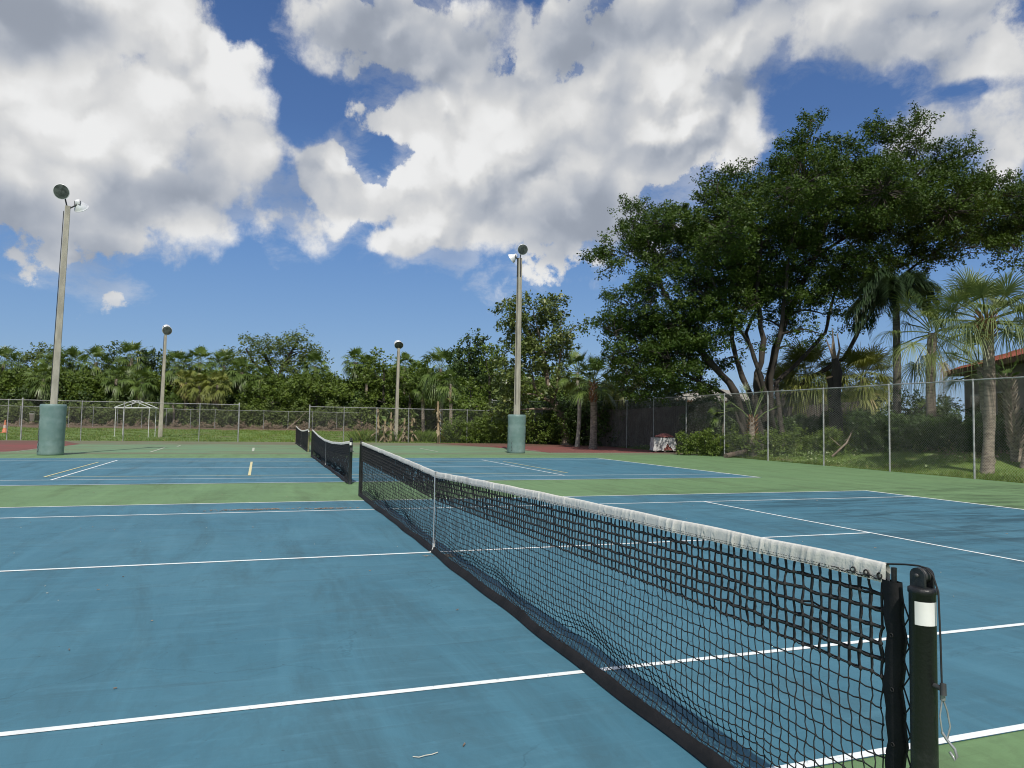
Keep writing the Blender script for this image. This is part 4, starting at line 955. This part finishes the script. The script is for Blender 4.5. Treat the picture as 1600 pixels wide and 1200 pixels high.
stems = [st([(1150, 612), (1105, 560), (1062, 505), (1035, 450), (1020, 400)], .38, .13), st([(1160, 590, 1), (1142, 530, 1), (1150, 470, 1), (1135, 400, 1)], .30, .10), st([(1182, 600, -.5), (1192, 530, -.5), (1182, 460, -.5), (1190, 370, -.5)], .36, .12),
    st([(1200, 600, .5), (1216, 530, .6), (1240, 470, .8), (1275, 400, 1), (1300, 320, 1)], .40, .13), st([(1212, 600, 1.5), (1258, 555, 1.5), (1290, 520, 1.5), (1300, 470, 1.5), (1330, 380, 1)], .24, .10), st([(1195, 610, -1), (1172, 540, -1.2), (1130, 480, -1.6), (1110, 430, -2)], .24, .08),
    st([(1225, 618, 2.0), (1318, 560, 2.0), (1345, 515, 2), (1385, 450, 1.5), (1450, 400, 1), (1520, 360, 0)], .26, .08), st([(1140, 620, .5), (1080, 590, .5), (1030, 560, .3), (990, 520, 0)], .22, .07), st([(1205, 590, 0), (1222, 500, -.5), (1230, 420, -1), (1250, 300, -1)], .26, .10),
    st([(1190, 590, 1.2), (1165, 520, 2), (1208, 440, 2), (1390, 330, 1.5), (1430, 280, 1)], .22, .08)]
clF = pxc(FC, DF, rg, 1.6)+pxc(FCd, DF)
tree('ficus_tree', 'huge dark spreading ficus tree with many stems behind the right fence', 'tree', fb, stems, clF, l_ficus, 12, dens=6.2, per=34, length=.5, spread=.15, size=.135, hollow=.17, tuft=.95)
# ---- aerial roots / stakes under it omitted where the fence hides them

# ---- near palms on the right
P1b = np.array([21.3, 15.1, float(gz(21.3, 15.1))]); d1_ = float(np.dot(P1b-CP, _F))
fan_palm('cabbage palm standing just behind the right fence near the right edge of the photo', P1b, W(1541, 500, d1_), 1.42, 21, r0=.17, r1=.175, nf=29, nleaf=46, w=.032, droop=.75, leafm=l_palmnear, separate=True, boots=(.87, 1.03, m_boot, .36), Lp=.80, elmin=-.30, name='cabbage_palm')
palm_at('cabbage palm with a drooping crown, between the queen palm and the palm at the fence', 1457, 520, 31, 80, 22, r0=.20, r1=.18, nf=22, nleaf=44, w=.028, droop=1.0, separate=True, elmin=-.8, dead=1, leafm=l_palmnear, name='cabbage_palm')
feather_palm('dark slender queen palm with drooping feathery fronds under the ficus', G(1401, 32.5), W(1400, 482, 32.5), 2.15, 23, nf=24, name='queen_palm')
palm_at('young fan palm leaning left, in front of the tiled roof', 1530, 574, 25.8, 58, 24, ub=1549, r0=.10, r1=.10, nf=9, nleaf=34, w=.030, droop=.6, leafm=l_palmnear, separate=True, azs=(-1.6, -2.2, -1.2, -.6, .6, 1.5), elmin=-.5, name='young_fan_palm')
palm_at('short palm trunk covered in grey criss-cross frond stubs, in front of the house wall', 1574, 588, 25.5, 24, 25, ub=1590, r0=.17, r1=.14, nf=6, nleaf=20, w=.035, droop=.3, boots=(.12, 1.0, m_bootgrey, .24), elmin=.4, name='booted_palm')
palm_at('bare pinkish palm trunk cut by the right edge of the photo', 1660, 380, 24.5, 50, 26, ub=1602, r0=.16, r1=.14, nf=9, nleaf=30, w=.04, droop=.5, azs=(.8, 1.4, 2.0), name='cabbage_palm')
palm_at('round-headed yellow-green palm right of the split trunk', 1348, 592, 40, 72, 27, nf=66, nleaf=24, w=.055, droop=.9, dead=10, Lp=.85, segs=3, elmin=-1.0, leafm=l_palmold, r0=.25, name='cabbage_palm')
palm_at('bushy palm between the ficus stems and the split trunk', 1262, 586, 41, 68, 28, nf=62, nleaf=24, w=.055, droop=.9, dead=14, Lp=.85, segs=3, elmin=-1.0, leafm=l_palmold, r0=.25, name='cabbage_palm')
palm_at('low palm crown tucked behind the ficus trunks on their right', 1222, 610, 43, 52, 29, nf=44, nleaf=20, w=.06, droop=.9, dead=8, Lp=.8, segs=3, leafm=l_palmold, name='cabbage_palm')
# split trunk with a pale saw cut
def split_trunk():
    o = G(1304, 35.5); T = thing('pruned_tree', o, 'pruned dark trunk with a pale saw cut and bare pale stubs on top', 'tree'); w = lambda u, v, d=35.5: W(u, v, d); rg_ = np.random.default_rng(5)
    b = MB(); b.tube([o-np.array([0, 0, .1]), w(1306, 660), w(1303, 620), w(1308, 580), w(1304, 560)], [.42, .32, .30, .24, .15], 10); b.tube([w(1303, 625), w(1299, 600), w(1296, 590)], [.2, .17, .15], 10); b.build('trunk', m_bark, T)
    b = MB(); b.tube([w(1296, 590), w(1295.5, 588.5)], [.16, .15], 12); b.build('saw_cut', mat('fresh_cut_wood', (.55, .36, .18), .8), T)
    b = MB()
    for pts in (((1306, 572), (1298, 548), (1290, 528)), ((1306, 572), (1303, 540), (1300, 512)), ((1306, 572), (1312, 545), (1308, 520)), ((1306, 572), (1300, 550), (1301, 530))): b.tube([w(*p) for p in pts], [.09, .05, .02], 6)
    b.build('bare_stubs', m_bark2, T)
    V, F, var = sprig_leaves(rg_, np.array([w(1312+rg_.normal(0, 9), 640+rg_.normal(0, 18)) for _ in range(60)]), unit(rg_.normal(0, 1, (60, 3))), 14, .3, .08, .10); npmesh('vine_leaves', V, F, l_broad, T, var)
split_trunk()
palm_at('small booted palm with an orange-brown trunk and upright stalks under the ficus', 1176, 652, 35, 24, 30, r0=.17, r1=.13, nf=7, nleaf=10, w=.03, droop=.2, boots=(.1, 1.0, m_boot, .24), elmin=.9, name='booted_palm', Lp=1.3)
palm_at('small pale green fan palm in front of the dark wooden fence', 1132, 643, 36, 24, 31, r0=.035, r1=.03, nf=12, nleaf=26, w=.03, droop=.6, elmin=-.6, name='young_fan_palm')
# palms left of the ficus at the corner of the right fence
palm_at('fan palm with a rusty-topped trunk, standing at the right fence', 927, 598, 43.5, 40, 32, r0=.21, r1=.20, nf=24, nleaf=32, w=.05, droop=.6, separate=True, boots=(.72, 1.0, m_boot, .22), name='cabbage_palm')
palm_at('fan palm with a thin straight pale trunk, left of the rusty-topped palm', 902, 582, 46.5, 32, 33, r0=.13, r1=.12, nf=20, nleaf=28, w=.05, droop=.6, separate=True, name='cabbage_palm', trunkm=mat('pale_smooth_trunk', (.42, .38, .31), .9, (.30, .27, .22), 4))
palm_at('fan palm crown half hidden under the left end of the ficus', 972, 590, 48, 38, 34, nf=26, nleaf=26, w=.06, droop=.8, segs=3, leafm=l_palmold, name='cabbage_palm')

# ---- broadleaf trees in the middle distance
rg = np.random.default_rng(31)
def btree(name, label, u, D, stems_px, cl, leaf, seed, jit=1.2, **kw):
    o = G(u, D); sd = kw.pop('sd', 1.0)
    kw.setdefault('twigs', 0)
    stems = [([o]+[W(a, b_, D+(c[0] if c else 0)) for a, b_, *c in pts], r0, r1) for pts, r0, r1 in stems_px]
    return tree(name, label, 'tree', o, stems, pxc(cl, D, rg, jit, sd), leaf, seed, **kw)
btree('sea_grape_tree', 'tall round-leaved tree with a pale crooked trunk behind the padded pole on the right', 886, 50, [(((882, 655), (866, 630), (858, 600), (850, 560)), .34, .12), (((868, 632), (848, 620), (835, 605), (832, 585)), .15, .07), (((864, 628), (872, 600), (875, 560)), .16, .07)],
      [(803, 492, 22, 18), (832, 482, 26, 20), (868, 492, 26, 22), (812, 525, 28, 26), (850, 520, 36, 30), (886, 525, 20, 22), (903, 508, 8, 6), (795, 492, 12, 9), (884, 484, 8, 7), (800, 560, 26, 24), (838, 562, 36, 30), (872, 560, 26, 24), (800, 598, 26, 22), (835, 598, 30, 20), (785, 630, 20, 20), (880, 590, 18, 16), (808, 640, 20, 16)],
      l_grape, 41, dens=3.0, per=24, length=.5, spread=.2, size=.24, bark=m_bark2, twigs=0)
btree('dark_tree', 'dark pointed tree between the big fan palm and the round-leaved tree', 738, 60, [(((738, 620), (735, 560)), .25, .08)],
      [(735, 545, 18, 16), (728, 565, 24, 16), (752, 562, 20, 16), (735, 590, 28, 20), (765, 580, 18, 16), (736, 530, 7, 8)], l_dark, 42, dens=2.6, per=24, length=.7, spread=.2, size=.28)
btree('broadleaf_tree', 'bushy mid-green tree filling the gap left of the right-hand padded pole', 770, 56, [(((765, 640), (765, 590)), .22, .08)],
      [(762, 560, 20, 16), (782, 585, 26, 22), (750, 610, 28, 22), (785, 625, 26, 22), (735, 640, 26, 16), (765, 650, 26, 14)], l_broad, 43, dens=2.4, per=24, length=.6, spread=.2, size=.27)
btree('airy_tree', 'tall airy pale-green tree standing highest in the middle of the thicket', 430, 84, [(((430, 620), (425, 575), (410, 550)), .4, .15), (((428, 600), (450, 560), (465, 535)), .25, .1), (((426, 600), (395, 565), (385, 545)), .2, .08)],
      [(400, 538, 26, 10), (378, 552, 20, 10), (360, 562, 18, 9), (425, 535, 18, 9), (465, 525, 16, 8), (462, 535, 24, 11), (448, 550, 24, 10), (485, 552, 18, 9), (498, 558, 12, 12), (420, 560, 26, 12), (470, 568, 24, 12), (390, 575, 24, 12), (450, 582, 30, 14), (346, 572, 14, 8), (410, 548, 20, 10), (440, 565, 26, 12), (480, 545, 14, 8)], l_airy, 44, dens=1.6, per=20, length=.8, spread=.28, size=.27, hollow=.45)
for i, (nm, lab, u, D, cl, lf, lp_) in enumerate([
    ('broadleaf_tree', 'wispy broadleaf tree rising above the palms left of the leaning pole', 55, 88, [(52, 552, 16, 8), (65, 548, 12, 6), (38, 562, 14, 7), (60, 566, 22, 12), (30, 575, 14, 10)], l_airy, .8),
    ('broadleaf_tree', 'small dark tree poking above the palms right of the leaning pole', 185, 86, [(182, 546, 9, 8), (190, 556, 12, 9), (176, 560, 12, 8), (184, 575, 18, 12)], l_dark, .7),
    ('broadleaf_tree', 'rounded dark tree just left of the distant leaning pole', 238, 85, [(238, 556, 16, 9), (228, 568, 18, 12), (250, 566, 16, 10), (262, 575, 14, 10), (240, 590, 24, 14)], l_dark, .7),
    ('broadleaf_tree', 'low round dark-green tree below the airy tree, left half', 425, 77, [(400, 620, 22, 16), (425, 610, 24, 16), (412, 640, 24, 14), (440, 632, 26, 16), (395, 650, 16, 12), (450, 655, 20, 10)], l_broad, .6),
    ('broadleaf_tree', 'broad green tree at the gap between the fences, under the airy tree', 495, 78, [(480, 605, 24, 16), (505, 600, 22, 14), (525, 612, 18, 14), (495, 628, 26, 16), (525, 635, 20, 14), (465, 625, 16, 14), (460, 600, 14, 12)], l_broad, .6),
    ('broadleaf_tree', 'thick green tree between the two fan palms left of the distant upright pole', 600, 77, [(590, 568, 14, 12), (600, 560, 12, 9), (585, 590, 22, 16), (608, 580, 16, 14), (598, 612, 26, 16), (575, 625, 20, 14), (615, 632, 20, 12)], l_broad, .6),
    ('broadleaf_tree', 'leafy green tree right behind the distant upright pole', 640, 76, [(640, 590, 18, 14), (655, 605, 20, 14), (636, 615, 20, 14), (655, 632, 22, 12), (672, 620, 14, 12)], l_broad, .6),
    ('broadleaf_tree', 'small rounded green tree at the far left below the palm crowns', 22, 80, [(15, 600, 16, 12), (30, 608, 16, 12), (20, 622, 20, 12)], l_broad, .6),
    ('broadleaf_tree', 'green tree low between the leaning pole and the canopy frame', 150, 80, [(140, 600, 18, 12), (160, 608, 16, 12), (150, 620, 22, 12), (125, 615, 12, 10)], l_broad, .6)]):
    btree(nm, lab, u, D, [(((u, 630), (u, min(c[1] for c in cl)+22)), .2, .07)], cl, lf, 50+i, dens=1.7, per=22, length=lp_, spread=.24, size=.30, hollow=.3)
btree('broadleaf_tree', 'low yellow-green bushy tree far behind, right of the queen palm trunk', 1440, 62, [(((1440, 660), (1440, 640)), .2, .08)], [(1425, 640, 22, 12), (1455, 636, 24, 12), (1395, 648, 16, 9), (1480, 642, 22, 12), (1440, 655, 40, 10)], l_airy, 70, dens=2.2, per=22, length=.5, spread=.2, size=.24)
btree('dark_tree', 'dark hedge-like tree behind the right fence below the queen palm', 1430, 33, [(((1430, 680), (1430, 640)), .15, .06)], [(1395, 645, 26, 24), (1430, 640, 28, 26), (1465, 640, 26, 30), (1415, 668, 30, 20), (1455, 672, 30, 22), (1490, 655, 22, 30), (1375, 668, 18, 16)], l_dark, 71, dens=4.5, per=22, length=.35, spread=.12, size=.12)
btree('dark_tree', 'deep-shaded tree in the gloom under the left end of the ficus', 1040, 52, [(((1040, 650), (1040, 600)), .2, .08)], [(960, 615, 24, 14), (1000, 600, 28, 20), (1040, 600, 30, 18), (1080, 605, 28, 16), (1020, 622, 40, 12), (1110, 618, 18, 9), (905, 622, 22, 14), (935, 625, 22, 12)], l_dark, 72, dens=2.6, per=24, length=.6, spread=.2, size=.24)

# ---- rank of fan palms in the thicket beyond the far fence: crown centre column, row, depth, crown radius, look
FAR = [(6, 568, 82, 30, 0, 'fan palm crown cut by the left edge of the photo'), (88, 572, 84, 30, 1, 'fan palm half hidden behind the leaning pole, on its left'),
    (112, 566, 86, 24, 0, 'dark fan palm just right of the leaning pole'), (68, 592, 79, 26, 1, 'low ragged fan palm left of the leaning pole'),
    (150, 566, 83, 26, 0, 'tall fan palm with the tall small dark tree on its right'), (206, 560, 84, 28, 1, 'tallest fan palm left of the distant leaning pole'),
    (182, 592, 79, 22, 0, 'lower fan palm above the canopy frame, on the left'), (222, 598, 78, 22, 1, 'lower fan palm above the canopy frame, on the right'),
    (276, 572, 81, 26, 0, 'fan palm directly right of the distant leaning pole'), (312, 566, 83, 24, 0, 'fan palm midway between the leaning distant pole and the fence end'),
    (350, 572, 82, 28, 1, 'large fan palm under the left end of the airy tree'), (292, 598, 77, 20, 2, 'golden-skirted low fan palm nearest the distant leaning pole'),
    (312, 604, 76.5, 20, 2, 'golden-skirted low fan palm in the middle of three'), (340, 602, 76.5, 22, 2, 'golden-skirted low fan palm on the right of three'),
    (378, 582, 80, 24, 1, 'yellowish fan palm behind the broad tree, near the fence end'), (410, 592, 80, 20, 1, 'small yellow-tipped fan palm within the airy tree'),
    (492, 572, 82, 22, 0, 'fan palm showing at the right foot of the airy tree'), (556, 566, 81, 22, 0, 'pale fan palm standing alone right of the sky gap'),
    (574, 572, 80, 18, 0, 'smaller fan palm touching the pale lone one'), (632, 572, 80, 20, 1, 'fan palm peeping out right of the distant upright pole'),
    (655, 582, 79, 18, 0, 'short fan palm between the upright pole and the biggest one'), (688, 576, 72, 36, 1, 'biggest fan palm of the row, pale and full, right of the upright pole'),
    (704, 600, 70, 24, 0, 'fan palm low on the right side of the biggest one'), (662, 605, 75, 18, 0, 'low fan palm at the left foot of the biggest one')]
for i, (u, v, D, r, k, lab) in enumerate(FAR):
    palm_at(lab, u, v, D, r, 100+i, nf=46, nleaf=15, w=.12, droop=.9, segs=2, elmin=-.95, dead=(2, 5, 14)[k], leafm=(l_palm, l_palm, l_palmold)[k], r0=.17, name='fan_palm', group='fan palms in the thicket beyond the far fence')
# small blue-green palmetto by the far pole
palm_at('low grey-green palmetto at the foot of the distant leaning pole', 270, 632, 75.5, 16, 140, nf=22, nleaf=14, w=.11, droop=.7, segs=2, r0=.1, r1=.1, name='palmetto')

# ---- the undergrowth wall that nobody could count
def thicket(name, label, us, Ds, vt, thick, leaf, seed, dens, size, per=20, zlo=0.1):
    rng = np.random.default_rng(seed); S = []; n = int(dens*(us[1]-us[0]))
    u = rng.uniform(us[0], us[1], n); dd = rng.uniform(0, thick, n); D = np.interp(u, us, Ds)+dd; top = np.interp(u, vt[0], vt[1])+5*np.sin(u*.13)+4*np.sin(u*.31+1)+rng.normal(0, 2, n)
    P = np.array([W(a, 660, d) for a, d in zip(u, D)]); zt = np.array([W(a, b_, d)[2] for a, b_, d in zip(u, top, D)]); zg = gz(P[:, 0], P[:, 1])+zlo
    P[:, 2] = zg+(zt-zg)*rng.random(n)**.8
    Dr = unit(rng.normal(0, .6, (n, 3))+np.array([-_F[0], -_F[1], .5])); V, F, var = sprig_leaves(rng, P, Dr, per, size*2.4, size*.9, size)
    o = npmesh(name, V, F, leaf, None, var); tag(o, label, 'undergrowth', kind='stuff')
thicket('thicket', 'dense green undergrowth filling the space between the palms beyond the far fence', (-60, 960), (80, 80), ((-60, 0, 120, 380, 540, 560, 780, 960), (588, 585, 592, 590, 600, 585, 590, 610)), 7, l_broad, 201, 13, .36)
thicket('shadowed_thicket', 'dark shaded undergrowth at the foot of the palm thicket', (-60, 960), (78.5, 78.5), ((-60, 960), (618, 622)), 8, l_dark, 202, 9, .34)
thicket('dry_brush', 'tan and pink dry grass and brush along the foot of the far fence', (-60, 640), (75.0, 75.0), ((-60, 300, 640), (663, 667, 669)), .6, l_dry, 203, 2.4, .11, zlo=.0)
thicket('grey_green_brush', 'grey-green scrub right behind the far fence', (-60, 700), (76, 76), ((-60, 300, 700), (636, 640, 640)), 2.5, l_airy, 207, 6, .26, zlo=.1)
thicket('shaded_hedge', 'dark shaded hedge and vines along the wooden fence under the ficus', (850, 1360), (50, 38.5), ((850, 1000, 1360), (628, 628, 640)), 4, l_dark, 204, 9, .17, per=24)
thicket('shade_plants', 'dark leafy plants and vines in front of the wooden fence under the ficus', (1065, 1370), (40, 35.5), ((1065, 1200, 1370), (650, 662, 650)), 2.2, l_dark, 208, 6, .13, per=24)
thicket('shrub_border', 'low sunlit shrubs along the edge of the shade behind the right fence', (1060, 1560), (36, 29), ((1060, 1250, 1560), (680, 676, 672)), 1.5, l_broad, 209, 2.5, .11, per=22)
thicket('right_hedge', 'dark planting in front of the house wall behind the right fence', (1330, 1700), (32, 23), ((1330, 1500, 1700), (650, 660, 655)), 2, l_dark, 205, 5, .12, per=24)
thicket('corner_bushes', 'light green bushes and tall weeds at the corner beyond the far fence', (690, 905), (51, 49), ((690, 760, 905), (664, 655, 652)), 3, l_broad, 206, 4, .16, per=20)

# ---- grass and ground cover
def blades(name, label, n, region, h, w, leaf, seed, kind='stuff', cat='grass'):
    rng = np.random.default_rng(seed); x = rng.uniform(region[0], region[1], n); y = rng.uniform(region[2], region[3], n)
    cl = np.sin(x*2.1+np.sin(y*1.3))*np.sin(y*1.7+x*.6); keep = rng.random(n) < .55+.45*cl; x, y = x[keep], y[keep]; f = (x > fence_x(y)+.16) | (y > 46.2); x, y = x[f], y[f]; n = len(x)
    z = gz(x, y); a = rng.uniform(0, 6.28, n); hh = h*rng.uniform(.5, 1.3, n)*(1+.4*cl[keep][f]); lean = rng.normal(0, .45, (n, 2))*hh[:, None]; c, s = np.cos(a)*w/2, np.sin(a)*w/2
    V = np.stack([np.stack([x-c, y-s, z-.01], 1), np.stack([x+c, y+s, z-.01], 1), np.stack([x+c*.5+lean[:, 0]*.5, y+s*.5+lean[:, 1]*.5, z+hh*.6], 1), np.stack([x+lean[:, 0], y+lean[:, 1], z+hh], 1)], 1).reshape(-1, 3)
    o = npmesh(name, V, np.arange(n*4).reshape(-1, 4), leaf, None, rng.random(n)); tag(o, label, cat, kind=kind)
blades('grass_strip', 'mown grass strip behind the right fence', 60000, (18.6, 27.5, 8, 44), .075, .022, l_grass, 301)
blades('fence_weeds', 'ragged taller grass growing through the foot of the right fence', 9000, (18.6, 20.6, 8, 46), .14, .02, l_grass, 302)
blades('back_grass', 'bright grass beyond the far fence', 70000, (-34, 22, 46.3, 70), .09, .05, l_grass, 303)
blades('corner_weeds', 'tall weeds round and right of the dry banana plants behind the fence', 14000, (4.5, 19, 48.4, 53), .55, .04, l_grass, 304)
def cover(name, label, n, region, leaf, seed, size):
    rng = np.random.default_rng(seed); x = rng.uniform(region[0], region[1], n); y = rng.uniform(region[2], region[3], n); m = np.sin(x*1.1+2)*np.sin(y*.8+1)+.35*np.sin(x*3.1)*np.sin(y*2.3)
    k = rng.random(n) < sstep(m, -.35, .5); x, y = x[k], y[k]; n = len(x); P = np.stack([x, y, gz(x, y)+rng.uniform(.03, .28, n)*sstep(m[k], -.4, .6)], 1)
    N = unit(rng.normal(0, .5, (n, 3))+np.array([-.1, -.35, .8])); V, F = rhombi(P, N, rng.normal(0, 1, (n, 3)), size*rng.uniform(.6, 1.3, n), .7); o = npmesh(name, V, F, leaf, None, rng.random(n)); tag(o, label, 'ground cover', kind='stuff')
cover('ground_cover', 'glossy light-flecked ground cover behind the right fence', 60000, (20.3, 29, 17, 44), l_cover, 311, .085)
cover('fallen_leaves', 'brown fallen leaves on the bare soil under the ficus', 16000, (23, 34, 8, 42), l_dry, 312, .10)

# ---- banana clump and dead stalks by the distant upright pole
def banana(u, D, h, label, seed, green=.2, lean=0.0, group=None):
    rng = np.random.default_rng(seed); o = G(u, D); o[2] = gz(o[0], o[1]); T = thing('banana_plant', o, label, 'banana plant', group)
    b = MB(); tp = o+np.array([lean, 0, h]); b.tube([o-np.array([0, 0, .05]), o+(tp-o)*.5+rng.normal(0, .04, 3), tp], [.11, .085, .05], 8); b.build('stalk', mat('dry_banana_stalk', (.42, .33, .20), .9, (.26, .19, .11), 5, .4, 14, stretch=(1, 1, .3)), T)
    for nm, m_, cnt in (('dry_leaves', l_dead, int(34*(1-green))), ('green_leaves', l_palm, int(12*green))):
        if not cnt: continue
        Vs = []
        for i in range(cnt):
            a = rng.uniform(0, 6.28); hh = np.array([math.cos(a), math.sin(a), 0]); s = np.array([-hh[1], hh[0], 0]); ln = rng.uniform(.35, 1.25); wr_ = rng.uniform(.25, 1.1); z0 = h*rng.uniform(.12, 1.0); p = o+(tp-o)*(z0/h); n_ = 7; L_ = []
            for j in range(n_+1):
                t = j/n_; up = .55*math.sin(t*2.2) if nm == 'green_leaves' else .12*math.sin(t*2.5)-.75*t; q = p+hh*ln*(t*(.8 if nm == 'green_leaves' else .3+.5*wr_))+np.array([0, 0, ln*(up-(.5*t*t if nm == 'green_leaves' else 0))])+rng.normal(0, .02, 3); w_ = .17*math.sin(min(1, t*1.1+.12)*math.pi)*(1 if nm == 'green_leaves' else .6*wr_)
                L_ += [q-s*w_, q+s*w_]
            Vs.append((np.array(L_), np.array([[2*j, 2*j+1, 2*j+3, 2*j+2] for j in range(n_)])))
        V, F = merge(Vs); npmesh(nm, V, F, m_, T, rng.random(len(F)))
for i, (u, D, h, g_, lab) in enumerate([(590, 51.0, 2.3, .4, 'dried banana plant with a pale upright stalk, leftmost of the clump'), (602, 50.2, 1.5, .4, 'short collapsed dried banana plant left of the upright pole'), (611, 51.4, 2.1, .55, 'dried banana plant touching the left side of the upright pole'),
    (632, 51.0, 1.7, .4, 'dried banana plant just right of the upright pole'), (645, 51.5, 1.9, .6, 'dried banana plant with curled brown leaves, second right of the pole'), (686, 50.0, 2.9, .12, 'tall lone banana stalk with hanging orange-brown leaves')]):
    banana(u, D, h, lab, 320+i, g_, lean=(-.1 if i == 5 else 0), group='dry banana plants by the upright pole')

# ---- timber, fallen wood, houses
def board_fence(u0, D0_, u1, D1_, H, label):
    A = G(u0, D0_); B = G(u1, D1_); L = np.linalg.norm(B[:2]-A[:2]); d = (B-A)/L; rng = random.Random(3); T = thing('wooden_fence', A, label, 'fence'); b = MB(); n = int(L/.15); ang = math.atan2(d[1], d[0])
    for i in range(n):
        p = A+d*(i+.5)*.15; z = float(gz(p[0], p[1])); h = H+rng.uniform(-.03, .03); b.box((p[0], p[1], z+h/2), (.138, .02, h), Matrix.Rotation(ang+rng.uniform(-.03, .03), 3, 'Z'))
    b.build('boards', m_wood, T); b = MB()
    for i in range(int(L/2.4)+1):
        p = A+d*i*2.4; n_ = np.array([-d[1], d[0]]); z = float(gz(p[0], p[1])); q = MB(); q.box((p[0]+n_[0]*.07, p[1]+n_[1]*.07, z+H/2), (.09, .09, H+.06), Matrix.Rotation(ang, 3, 'Z')); q.build('post', m_wood, T)
    return T
board_fence(835, 54, 1075, 43, 2.5, 'tall dark wooden board fence in the shade left of the ficus')
board_fence(1077, 42.9, 1345, 38.5, 1.5, 'lower dark wooden board fence in the shade behind the ficus trunk')
def fallen_log():
    A = W(1134, 703, 34.0); A[2] = gz(A[0], A[1])+.10; B = W(1182, 690, 35.5); B[2] = gz(B[0], B[1])+.30; T = thing('fallen_log', A, 'fallen grey palm log lying in the ground cover behind the right fence', 'log')
    b = MB(); b.tube([A, A*.5+B*.5+np.array([0, 0, .03]), B], [.13, .12, .09], 9); b.build('log', m_log, T); b = MB(); b.tube([A+np.array([.1, .2, 0]), B+np.array([-.2, .5, -.05])], [.07, .05], 7); b.build('broken_limb', m_log, T)
fallen_log()
def dead_branch(u, v, D, L, ang, label, seed):
    rng = np.random.default_rng(seed); A = W(u, v, D); A[2] = gz(A[0], A[1])+.06; d = _R*math.cos(ang)+np.array([0, 0, math.sin(ang)]); T_ = MB(); B = A+d*L; T_.tube([A, (A+B)/2+rng.normal(0, .05, 3), B], [.05, .04, .015], 6)
    for i in range(4):
        p = A+(B-A)*rng.uniform(.3, .9); q = p+(d*.5+rng.normal(0, .4, 3)+np.array([0, 0, .3]))*L*.35; T_.tube([p, q], [.02, .006], 5)
    o = T_.build('dead_branch', m_bark2, None); tag(o, label, 'branch')
dead_branch(1255, 690, 34.5, 2.6, .25, 'bare fallen branch lying right of the booted palm', 1)
dead_branch(448, 672, 70, 2.6, .75, 'bare pale branch sticking up from the grass behind the farthest net', 2)
dead_branch(1300, 688, 32, 1.5, .9, 'short bare branch leaning against the foot of the pruned trunk', 3)
def house(name, label, c, yaw, L, Wd, eave, rise, zg, over=.7, rm=None):
    T = thing(name, (c[0], c[1], zg), label, 'house'); rot = Matrix.Rotation(yaw, 3, 'Z'); cv = Vector((c[0], c[1], 0))
    P = lambda x, y, z: cv+rot @ Vector((x, y, 0))+Vector((0, 0, zg+z))
    b = MB(); b.box(P(0, 0, eave/2-.3), (L, Wd, eave+.6), rot); wl = b.build('wall', m_stucco, T)
    hx, hy = L/2+over, Wd/2+over; n = 1; b = MB(); rid = max(.1, hx-hy)
    rows = 9; cols = 60
    for (A, B, C1, D1_) in ((( -hx, -hy), (hx, -hy), (rid, 0), (-rid, 0)), ((hx, hy), (-hx, hy), (-rid, 0), (rid, 0)), ((-hx, hy), (-hx, -hy), (-rid, 0), (-rid, 0)), ((hx, -hy), (hx, hy), (rid, 0), (rid, 0))):
        lenA = math.hypot(B[0]-A[0], B[1]-A[1]); nc = int(lenA/.11); vs = []
        for r in range(rows*2+1):
            t = r/(rows*2)
            for i in range(nc+1):
                s = i/nc; x0, y0 = A[0]*(1-s)+B[0]*s, A[1]*(1-s)+B[1]*s; x1, y1 = D1_[0]*(1-s)+C1[0]*s, D1_[1]*(1-s)+C1[1]*s
                z = eave+rise*t+.035*(i % 2)+(.03 if r % 2 == 0 else -.01)*(0 < r < rows*2); vs.append(P(x0*(1-t)+x1*t, y0*(1-t)+y1*t, z+.14))
        m_ = nc+1; b.add(vs, [(r*m_+i, r*m_+i+1, (r+1)*m_+i+1, (r+1)*m_+i) for r in range(rows*2) for i in range(nc)])
    rf = b.build('roof', rm or m_roof, T)
    b = MB()
    for (x, y, lx, ly) in ((0, -hy, 2*hx, .04), (0, hy, 2*hx, .04), (-hx, 0, .04, 2*hy), (hx, 0, .04, 2*hy)): b.box(P(x, y, eave+.03), (lx, ly, .2), rot)
    b.add([P(-hx+.03, -hy+.03, eave-.02), P(hx-.03, -hy+.03, eave-.02), P(hx-.03, hy-.03, eave-.02), P(-hx+.03, hy-.03, eave-.02)], [(3, 2, 1, 0)]); b.build('fascia', m_fascia, rf)
    for i in range(int(L/3.2)):
        x = -L/2+1.6+i*3.2; w_ = MB(); y = -Wd/2-.03
        w_.box(P(x, y, 1.5), (1.3, .06, 1.25), rot); fr = w_.build('window', mat('window_frame', (.5, .48, .42), .6), T); g = MB(); g.box(P(x, y-.032, 1.5), (1.15, .01, 1.1), rot); g.build('pane', mat('dark_window_glass', (.02, .025, .03), .1), fr)
    return T
# long side runs from the left eave tip towards the camera on the right
eT = W(1474, 583, 36); eN = W(1594, 557, 27.3); dv = (eN-eT)[:2]; Lh = 13.0; dv = dv/np.linalg.norm(dv); nv = np.array([-dv[1], dv[0]]); nv = nv if np.dot(nv, eT[:2]-CP[:2]) > 0 else -nv; hw = 5.0; ov = .7
cc = eT[:2]+dv*(Lh/2)+nv*(hw)
house('tiled_roof_house', 'single-storey tan house with a red clay tile roof at the right edge', cc, math.atan2(dv[1], dv[0]), Lh-2*ov, 2*hw-2*ov, eT[2]-1.15, 1.75, 1.15-.1)
c2 = W(1112, 640, 66); house('pale_distant_house', 'small pale house glimpsed through the trees above the wooden fence', c2[:2], -.3, 9, 7, 2.5, 1.2, 1.0, rm=mat('pale_shingles', (.34, .32, .28), .9))
